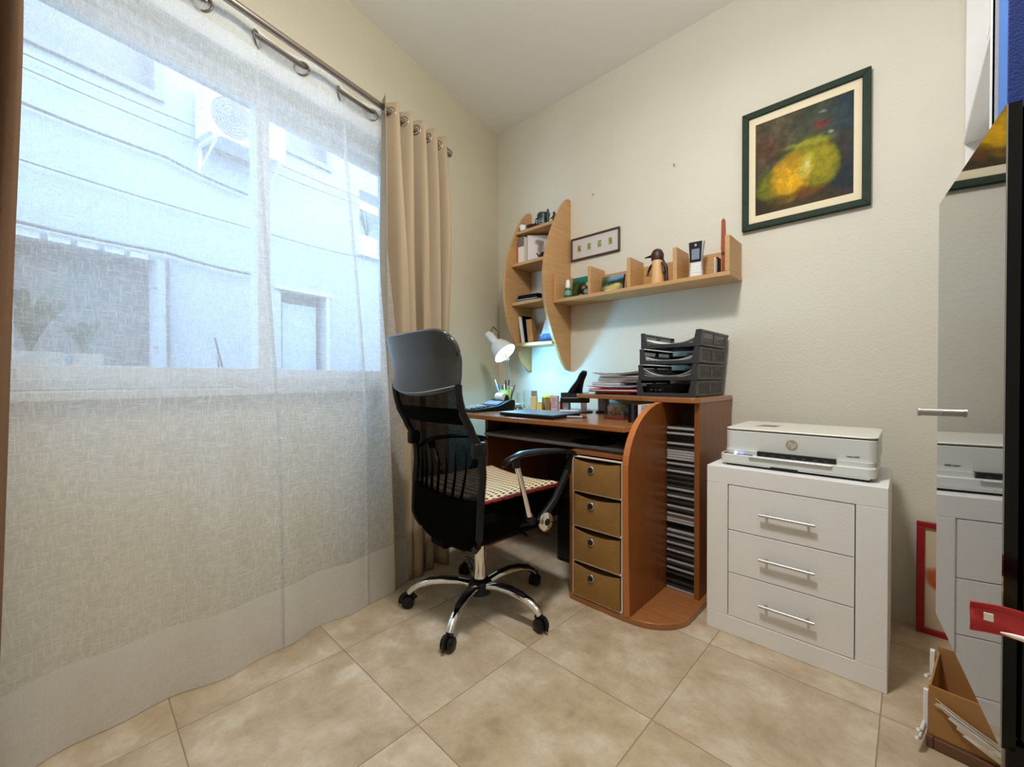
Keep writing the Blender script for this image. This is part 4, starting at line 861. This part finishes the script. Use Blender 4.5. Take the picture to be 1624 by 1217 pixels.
letters('logo_letters', 'hp', .03, WHITEP, T, Matrix.Translation((.224, .0105, .0935)) @ Matrix.Rotation(PI/2, 4, 'X') @ Matrix.Scale(.85, 4, (1, 0, 0)), .32)
letters('model_print', 'Inkjet 6000', .0072, GREYGAP, T, Matrix.Translation((.388, .0115, .0725)) @ Matrix.Rotation(PI/2, 4, 'X'))

# ------------------------------------------------------------------ office chair
CH = thing('office_chair', 'black mesh-back office chair with chrome star base facing the desk', 'chair', (.927, -1.038, 0), math.radians(-5))
def prof(z):   # backrest depth as a function of height, chair faces local +y
    K = [(.26, -.10), (.3, -.155), (.38, -.172), (.5, -.166), (.6, -.158), (.68, -.165), (.76, -.208), (.82, -.24), (.88, -.255), (.94, -.256), (1.0, -.263), (1.05, -.282), (1.085, -.305)]
    for (a, y), (b_, y2) in zip(K, K[1:]):
        if z <= b_: t = (z-a)/(b_-a); return y+(y2-y)*smooth(t)*.5+(y2-y)*t*.5
    return K[-1][1]
def halfw(z):
    K = [(.26, .15), (.32, .17), (.345, .205), (.38, .225), (.6, .228), (.75, .225), (.9, .224), (.98, .23), (1.03, .234), (1.06, .232), (1.085, .215)]
    for (a, y), (b_, y2) in zip(K, K[1:]):
        if z <= b_: return y+(y2-y)*(z-a)/(b_-a)
    return K[-1][1]
def backpt(u, z, off=0):
    x = (u*2-1)*halfw(z); s = (u*2-1)
    return V(x, prof(z)-.035*(1-s*s)+off, z)
for s in (0, 1):
    m = MB(); m.tube([backpt(s, .33+i*.58/24) for i in range(25)], .013, 10, flat=1.1); obj('back_frame', m, BLACKP, CH)
m = MB(); m.grid(lambda u, v: backpt(u, .36+v*.55), 20, 36); obj('back_mesh', m, MESHB, CH, 180)
def hd_pt(u, v, off):
    z = .905+v*.178; s = 2*u-1
    lo = -.028*(1-s*s)*(1-v)                       # the seam sags in the middle
    p = backpt(u, min(1.085, z)); p.z = z+lo+.014*s*s*v-.03*v*abs(s)**8
    bulge = .02*math.sin(PI*min(1, max(0, v*.92+.04)))**.5*(1-abs(s)**4)
    p.y += off*(.008+bulge)+.018*s*s*v
    return p
m = MB(); m.grid(lambda u, v: hd_pt(u, v, -1), 24, 12); m.grid(lambda u, v: hd_pt(u, v, 1), 24, 12)
m.tube([hd_pt(i/24, 1, 0) for i in range(25)], .0085, 8); m.tube([hd_pt(0, i/10, 0) for i in range(11)], .0085, 8); m.tube([hd_pt(1, i/10, 0) for i in range(11)], .0085, 8); m.tube([hd_pt(i/24, 0, 0) for i in range(25)], .009, 8)
hr = obj('headrest', m, LEATHER, CH, 180)
m = MB(); m.tube([hd_pt(i/24, .02, -1.15) for i in range(25)], .0022, 6); obj('seam_piping', m, GREYT, hr)
m = MB(); m.grid(lambda u, v: backpt(u, .775+v*.055, -.004+.002*v), 20, 4, .006); obj('lumbar_band', m, BLACKF, CH, 180)
m = MB(); m.grid(lambda u, v: backpt(u, .322+v*.18, -.006), 20, 12, .012); obj('back_panel', m, BLACKF, CH, 180)
for k in range(7):
    u = .2+k*.1; m = MB(); m.tube([backpt(u+(u-.5)*.18*(j/8), .5+j*.021, .003) for j in range(9)], [.007, .007, .006, .006, .005, .004, .003, .002, .001], 6, flat=.3); obj('mesh_fold', m, MESHB, CH)
for s in (0, 1): m = MB(); p = backpt(s, .69); m.box(p.x-.016, p.x+.016, p.y-.03, p.y+.022, .66, .715, .01); obj('recline_joint', m, BLACKP, CH)
# seat
def seat_pt(u, v, top):
    x = (2*u-1)*.235*(1-.06*v*v); y = -.17+v*.475
    e = max(abs(2*u-1), abs(2*v-1)); r = (1-e**6)
    return V(x, y, .42+(.045*r**.5 if top else -.075*r**.3)+.012*abs(2*u-1)**2-(.02*max(0, v-.75)*4*max(0, v-.75)*4 if top else 0))
m = MB(); m.grid(lambda u, v: seat_pt(u, v, 1), 20, 20); m.grid(lambda u, v: seat_pt(u, v, 0), 20, 20); obj('seat', m, BLACKF, CH, 180)
m = MB(); m.box(-.19, .19, -.15, .2, .33, .375, .02); m.box(-.12, .12, -.12, .14, .3, .34, .015); m.box(-.06, .06, -.06, .1, .285, .34, .012); m.box(-.05, .05, -.2, -.06, .3, .335, .008); obj('tilt_mechanism', m, BLACKM, CH)
m = MB(); m.tube([(.05, .04, .34), (.2, .05, .345), (.23, .05, .34)], .005, 8); obj('tilt_lever', m, BLACKP, CH)
# gas lift, star base, casters
m = MB(); m.cyl((0, 0, .12), (0, 0, .3), .0255, seg=24); obj('gas_column', m, CHROME, CH)
m = MB(); m.lathe([(0, .055), (.034, .055), (.048, .062), (.05, .1), (.04, .112), (.028, .12), (0, .12)], seg=28); obj('hub', m, BLACKP, CH)
ANG = [8, 80, 152, 224, 296]
for a in ANG:
    a = math.radians(a+5); c_, s_ = math.cos(a), math.sin(a)
    def R(r, z, t=0): return V(c_*r-s_*t, s_*r+c_*t, z)
    m = MB(); m.tube([R(.035, .092), R(.09, .105), R(.15, .108), (R(.2, .104)), R(.245, .092), R(.275, .074), R(.288, .058)], [.02, .019, .0185, .018, .0175, .016, .015], 14, flat=.8); lg = obj('base_leg', m, CHROME, CH)
    m = MB(); m.tube([R(.04, .104), R(.1, .118), R(.15, .1215), R(.205, .1155), R(.235, .106)], [.012, .0135, .013, .0115, .005], 10, flat=.35); obj('foot_pad', m, BLACKP, lg)
    sw = random.uniform(-.8, .8); d = V(math.cos(a+sw), math.sin(a+sw), 0); n = V(-d.y, d.x, 0); ct = R(.292, 0)
    m = MB()
    for s in (-1, 1): m.lathe([(0, -.009), (.019, -.009), (.0245, -.005), (.0245, .005), (.019, .009), (0, .009)], ct+V(0, 0, .0245)+n*.0135*s, n, 20)
    m.cyl(ct+V(0, 0, .03), ct+V(0, 0, .062), .008, seg=10); cs = obj('caster', m, BLACKP, CH)
    m = MB(); m.tube([ct+V(0, 0, .0245)+d*.027*math.cos(t)+V(0, 0, .027*math.sin(t)) for t in [i*PI/10-.3 for i in range(11)]], .0135, 8, flat=.35, up=tuple(n)); obj('caster_hood', m, BLACKP, cs)
# arms
for s in (-1, 1):
    x = .285*s
    m = MB(); m.tube([(x, -.115, .632), (x, -.09, .652), (x, -.03, .665), (x, .06, .664), (x, .16, .655), (x, .24, .64), (x, .262, .625)], [.01, .02, .024, .025, .024, .02, .01], 12, flat=.42); obj('arm_pad', m, BLACKP, CH, 180)
    m = MB(); m.cyl((x*.99, -.055, .645), (x*.97, .015, .435), .0105, seg=14); obj('arm_strut_rear', m, CHROME, CH)
    m = MB(); m.cyl((x, -.058, .66), (x*.99, -.05, .622), .017, .014, seg=14); obj('strut_socket', m, BLACKP, CH)
    m = MB(); m.tube([(x, .235, .64), (x*.99, .22, .57), (x*.97, .15, .47), (x*.95, .07, .4)], [.016, .015, .014, .018], 10); obj('arm_strut_front', m, BLACKP, CH)
    m = MB(); m.tube([(x*.95, .015, .435), (x*.93, .04, .41), (x*.7, .04, .385), (.12*s, .03, .36)], .018, 10); obj('arm_bracket', m, BLACKP, CH)
    m = MB(); m.lathe([(0, 0), (.034, 0), (.036, .004), (.034, .009), (.024, .012), (0, .0125)], (x*.95+.016*s, .085, .402), (s, 0, 0), 28); dk = obj('arm_disc', m, CHROME, CH)
    m = MB(); m.lathe([(0, 0), (.013, 0), (.012, .002), (0, .0022)], (x*.95+.0285*s, .085, .402), (s, 0, 0), 18); obj('disc_button', m, BLACKP, dk)
# crochet seat cushion
m_, N, L, b = newmat('crochet_cover')
tc = N.new('ShaderNodeTexCoord'); mp = N.new('ShaderNodeMapping'); mp.inputs['Scale'].default_value = (64, 36, 1); L.new(tc.outputs['Object'], mp.inputs[0])
br = N.new('ShaderNodeTexBrick'); br.inputs['Scale'].default_value = 1; br.inputs['Color1'].default_value = rgb(40, 32, 28); br.inputs['Color2'].default_value = rgb(60, 48, 36); br.inputs['Mortar'].default_value = rgb(226, 206, 168)
br.inputs['Mortar Size'].default_value = .3; br.inputs['Mortar Smooth'].default_value = .35; br.inputs['Brick Width'].default_value = 1; br.inputs['Row Height'].default_value = 1
L.new(mp.outputs[0], br.inputs['Vector']); L.new(br.outputs[0], b.inputs['Base Color']); b.inputs['Roughness'].default_value = .9
bp = N.new('ShaderNodeBump'); bp.inputs['Strength'].default_value = .6; bp.inputs['Distance'].default_value = .004; L.new(br.outputs[1], bp.inputs['Height']); bp.invert = True; L.new(bp.outputs[0], b.inputs['Normal'])
CU = thing('seat_cushion', 'cream crochet cushion with red edging on the chair seat', 'cushion', (.93, -.985, .462), math.radians(-5))
def cpt(u, v, s): 
    e = max(abs(2*u-1), abs(2*v-1)); r = max(0, 1-e**4)**.6
    return V((2*u-1)*.225, (2*v-1)*.205-.01, .026+s*.024*r+.016*(2*u-1)**2)
m = MB(); m.grid(lambda u, v: cpt(u, v, 1), 20, 20); m.grid(lambda u, v: cpt(u, v, -1), 20, 20); obj('cushion_cover', m, m_, CU, 180)
rim = [cpt(i/14, 0, 0) for i in range(14)]+[cpt(1, i/14, 0) for i in range(14)]+[cpt(1-i/14, 1, 0) for i in range(14)]+[cpt(0, 1-i/14, 0) for i in range(14)]
m = MB(); m.tube(rim, .0055, 7, True); obj('red_edging', m, RED, CU)

# ------------------------------------------------------------------ under and beside the desk
T = thing('storage_box', 'brown cardboard box on the floor beside the left end of the desk', 'box', (.41, -.63, 0), 0)
m = MB(); m.box(-.07, .06, -.11, .11, 0, .18, .002); obj('carton', m, CARDD, T)
for s in (-1, 1): m = MB(); m.box(-.004 if s > 0 else -.072, .062 if s > 0 else -.006, -.112, .112, .18, .184); obj('flap', m, CARDD, T)
T = thing('computer_tower', 'dark computer tower in the shade under the desk', 'computer', (.98, -.35, 0))
m = MB(); m.box(-.09, .09, -.12, .12, .01, .42, .006); obj('case', m, BLACKM, T)
m = MB(); m.box(-.085, .085, -.125, -.118, .02, .41, .003); obj('front_panel', m, BLACKP, T)
for x in (-.07, .07): m = MB(); m.box(x-.012, x+.012, -.1, .1, 0, .012); obj('foot', m, BLACKM, T)
m = MB(); m.tube([(1.125, -.58, .12), (1.10, -.62, .07), (1.115, -.66, .02), (1.135, -.62, .007), (1.12, -.5, .007), (1.1, -.4, .02), (1.08, -.35, .1)], .006, 8); tag(obj('power_cable', m, BLACKM), 'black cable looping to the floor beside the drawer pedestal', 'cable')
T = thing('plastic_bag', 'crumpled pale plastic bag beside the top of the drawer pedestal', 'bag', (1.13, -.6, .42))
random.seed(3)
m = MB(); m.grid(lambda u, v: (.012*math.cos(2*PI*u)*math.sin(PI*v)*random.uniform(.7, 1.2), .06*math.sin(2*PI*u)*math.sin(PI*v)*random.uniform(.7, 1.2), .16*v+.01*random.random()), 14, 10); obj('bag_body', m, PAPERG, T)
m = MB(); m.tube([(0, -.02, .14), (.0, -.01, .19), (.006, .0, .2), (0, .012, .19), (0, .02, .14)], .003, 6); obj('bag_handle', m, PAPERG, T)

# ------------------------------------------------------------------ right-hand side
# red-framed picture leaning against the back wall
T = thing('red_framed_picture', 'red-framed picture leaning against the wall on the floor beside the chest', 'picture', (2.39, -.045, 0)); T.rotation_euler = (-.07, 0, 0)
for x0, x1, z0, z1 in ((-.17, .17, .38, .4), (-.17, .17, 0, .02), (-.17, -.148, .02, .38), (.148, .17, .02, .38)): m = MB(); m.box(x0, x1, -.012, .004, z0, z1, .002); obj('frame_rail', m, REDF, T)
g = PaintNodes('poster_print'); g.ground([rgb(196, 178, 150), rgb(206, 190, 162)], 5); g.blob(-.08, .19, .07, .05, rgb(178, 92, 52), .15, .4); g.blob(-.1, .18, .02, .03, rgb(140, 50, 40), .3); g.blob(-.05, .2, .02, .02, rgb(226, 170, 130), .3); g.blob(-.07, .265, .006, .008, rgb(140, 120, 90), .4); g.blob(-.09, .11, .006, .008, rgb(140, 120, 90), .4); g.blob(-.05, .3, .006, .004, rgb(140, 120, 90), .4)
m = MB(); m.box(-.15, .15, -.002, .002, .018, .382); obj('poster', m, g.done(), T)
# black cabinet with a smoked mirror door
ang = math.atan2(.385, -.045)-PI/2
T = thing('mirror_cabinet', 'black gloss cabinet with a smoked mirror door at the right edge', 'cabinet', (2.281, -1.352, 0), ang)
m = MB(); m.box(.014, .27, .0, .385, .455, 1.279, .012, 3); obj('body', m, BLACKG, T)
m = MB(); m.box(.0015, .0135, .0, .388, .448, 1.281); dr = obj('door', m, BLACKG, T)
m = MB(); m.box(0, .0015, .0, .388, .448, 1.281); obj('mirror_glass', m, MIRROR, dr)
m = MB(); m.cyl((0, .352, .862), (-.032, .352, .862), .0075, seg=16); m.cyl((-.03, .352, .862), (-.034, .352, .862), .0085, seg=16); obj('door_knob', m, ALU, dr)
m = MB(); m.box(.005, .26, .0, .02, 0, .456, .003); obj('leg_panel', m, BLACKG, T)
m = MB(); m.box(.245, .265, .34, .37, 0, .456, .003); obj('rear_leg', m, BLACKG, T)
# blue binder and papers standing on the cabinet
T = thing('blue_binder', 'blue lever-arch binder with metal-rimmed holes standing on the black cabinet', 'binder', (2.284, -1.33, 1.28), 0)
m = MB(); m.box(0, .068, .0, .003, 0, .31, .001); obj('back_board', m, BLUE, T)
m = MB(); m.box(0, .003, .003, .075, 0, .31, .001); sp = obj('spine', m, LBLUE, T)
m = MB(); m.box(0, .235, -.0005, .0025, 0, .31, .001); obj('front_board', m, BLUE, T)
m = MB(); m.box(0, .235, .074, .077, 0, .31, .001); obj('rear_board', m, BLUE, T)
m = MB(); m.box(.01, .225, .005, .07, .004, .3); obj('pages', m, PAPER, T)
for z in (.055, .135): m = MB(); m.tube([(.03+.011*math.cos(t*PI/8), -.0015, z+.0045*math.sin(t*PI/8)) for t in range(16)], .0014, 6, True, up=(0, 1, 0)); h_ = obj('hole_rim', m, ALU, T); m = MB(); m.box(.021, .039, -.001, -.0004, z-.003, z+.003); obj('hole', m, DGAP, T)
T = thing('white_folder', 'white cardboard folder standing behind the blue binder', 'folder', (2.2785, -1.25, 1.28), 0)
m = MB(); m.box(0, .225, 0, .002, 0, .32); m.box(0, .225, .03, .032, 0, .32); m.box(0, .002, 0, .032, 0, .32); obj('cover', m, PAPER, T); m = MB(); m.box(.004, .22, .003, .029, .002, .3); obj('pages', m, PAPER, T)
# white bookcase on the right wall
T = thing('wall_bookcase', 'white open bookcase hung on the right wall above the mirror cabinet', 'bookcase', (2.33, -.95, 1.42))
m = MB(); m.box(.004, .27, .925, .945, 0, 1.15, .002); obj('side_panel', m, WHITEF, T)
m = MB(); m.box(.004, .27, .0, .02, 0, 1.15, .002); obj('side_panel', m, WHITEF, T)
for z in (0, .325, 1.13): m = MB(); m.box(0, .27, .02, .925, z, z+.02, .0015); obj('shelf_board', m, WHITEF, T)
m = MB(); m.box(.262, .27, .02, .925, .02, 1.13); obj('back_panel', m, WHITEF, T)
T = thing('grey_magazine_file', 'grey file box standing at the far end of the upper bookcase shelf', 'file box', (2.36, -.13, 1.765))
m = MB(); m.prism([(0, 0), (.2, 0), (.2, .3), (.09, .3), (0, .16)], 0, .09, 'y', .001); obj('file_shell', m, PAPERG, T); m = MB(); m.box(.02, .195, .01, .08, .02, .31); obj('papers', m, PAPER, T)
T = thing('white_box_file', 'white box file on the lower bookcase shelf', 'file box', (2.37, -.2, 1.44)); m = MB(); m.box(0, .18, 0, .08, 0, .26, .002); obj('file_shell', m, PAPER, T); m = MB(); m.box(-.001, 0, .02, .06, .1, .18); obj('spine_label', m, LBLUE, T)
# cardboard box with torn papers under the cabinet
T = thing('paper_box', 'brown box stuffed with torn white paper under the mirror cabinet', 'box', (2.235, -.70, .03), -.12)
m = MB(); m.box(0, .27, 0, .004, 0, .125); m.box(0, .27, .2, .204, 0, .14); m.box(0, .004, .004, .2, 0, .125); m.box(.266, .27, .004, .2, 0, .125); m.box(0, .27, 0, .204, 0, .004); obj('carton', m, CARD, T)
m = MB(); m.box(-.004, .01, -.006, .21, -.03, .0, .003); m.box(.01, .27, -.006, .21, -.03, -.001, .003); obj('wooden_base', m, CARDD, T)
random.seed(11)
for k in range(7):
    m = MB(); y = -.006-.001*k; x = .01+.012*k; m.grid(lambda u, v: (x+.11*u+.012*math.sin(3*v+k), y-.006*math.sin(PI*u)*v, .085-.009*k-.05*u+.016*v), 8, 2, .001); obj('torn_sheet', m, PAPER if k % 2 else PAPERC, T)
m = MB(); m.box(-.012, -.002, .02, .03, .0, .1, .002); obj('white_strip', m, CAPW, T)
m = MB(); m.box(-.012, -.002, .15, .165, .06, .145, .002); obj('white_strip', m, CAPW, T)
for P in ([(-.01, .03, .012), (-.01, -.03, .02), (-.014, -.05, .03)], [(-.01, .03, .0), (-.012, -.03, -.002), (-.016, -.05, .008)], [(-.01, .12, .09), (-.014, .09, .1)]): m = MB(); m.tube(P, .004, 6); obj('white_tie', m, CAPW, T)
# side table with a red blister pack
T = thing('side_table', 'pale wooden side table just inside the right edge', 'table', (2.46, -1.5, 0))
m = MB(); m.box(-.145, .13, -.12, .12, .60, .62, .003); obj('tabletop', m, PALEWOOD, T)
for x in (-.12, .11):
    for y in (-.1, .1): m = MB(); m.box(x-.015, x+.015, y-.015, y+.015, 0, .602, .002); obj('leg', m, PALEWOOD, T)
T = thing('blister_pack', 'red plastic blister pack holding white sticks at the right edge', 'packet', (2.262, -1.50, .652), 0)
m = MB(); m.grid(lambda u, v: (-.02+.17*u, -.0+.06*u+.004*math.sin(7*v), .032*(1-v)-.03*u+.004*math.sin(9*u)), 14, 4, .0015); obj('backing_film', m, RED, T)
for x, z in ((.016, .007), (.05, -.004)):
    m = MB(); m.tube([(x-.014+.009*i, .001+.35*(x-.014+.009*i)-.0045, z-.0016*i) for i in range(5)], [.0008, .0024, .003, .0026, .001], 8); obj('white_stick', m, CAPW, T)
m = MB(); m.box(-.01, -.003, -.0035, -.002, .016, .024); obj('white_mark', m, CAPW, T)
# ------------------------------------------------------------------ ceiling lamp (just above the frame)
T = thing('ceiling_light', 'round opal ceiling light in the middle of the room', 'ceiling light', (1.76, -1.45, H))
m = MB(); m.lathe([(0, 0), (.07, 0), (.07, -.02), (.01, -.03), (.008, -.1), (.03, -.11), (0, -.11)]); obj('mount', m, WHITEP, T)
m = MB(); m.lathe([(.03, -.105), (.09, -.115), (.12, -.15), (.1, -.185), (.05, -.2), (0, -.203)]); obj('diffuser', m, GLOWC, T)
cl = bpy.data.lights.new('ceiling_light_source', 'POINT'); cl.shadow_soft_size = .16; cl.energy = CEILING_LAMP_POWER*.68; cl.color = (1, 1, .99)
co = bpy.data.objects.new('ceiling_light_source', cl); COL.objects.link(co); co.parent = T; co.location = (0, 0, -.31)
al = bpy.data.lights.new('ceiling_light_downward', 'AREA'); al.shape = 'DISK'; al.size = .2; al.energy = CEILING_LAMP_POWER*.5; al.color = (1, 1, .99)
ao = bpy.data.objects.new('ceiling_light_downward', al); COL.objects.link(ao); ao.parent = T; ao.location = (0, 0, -.22)
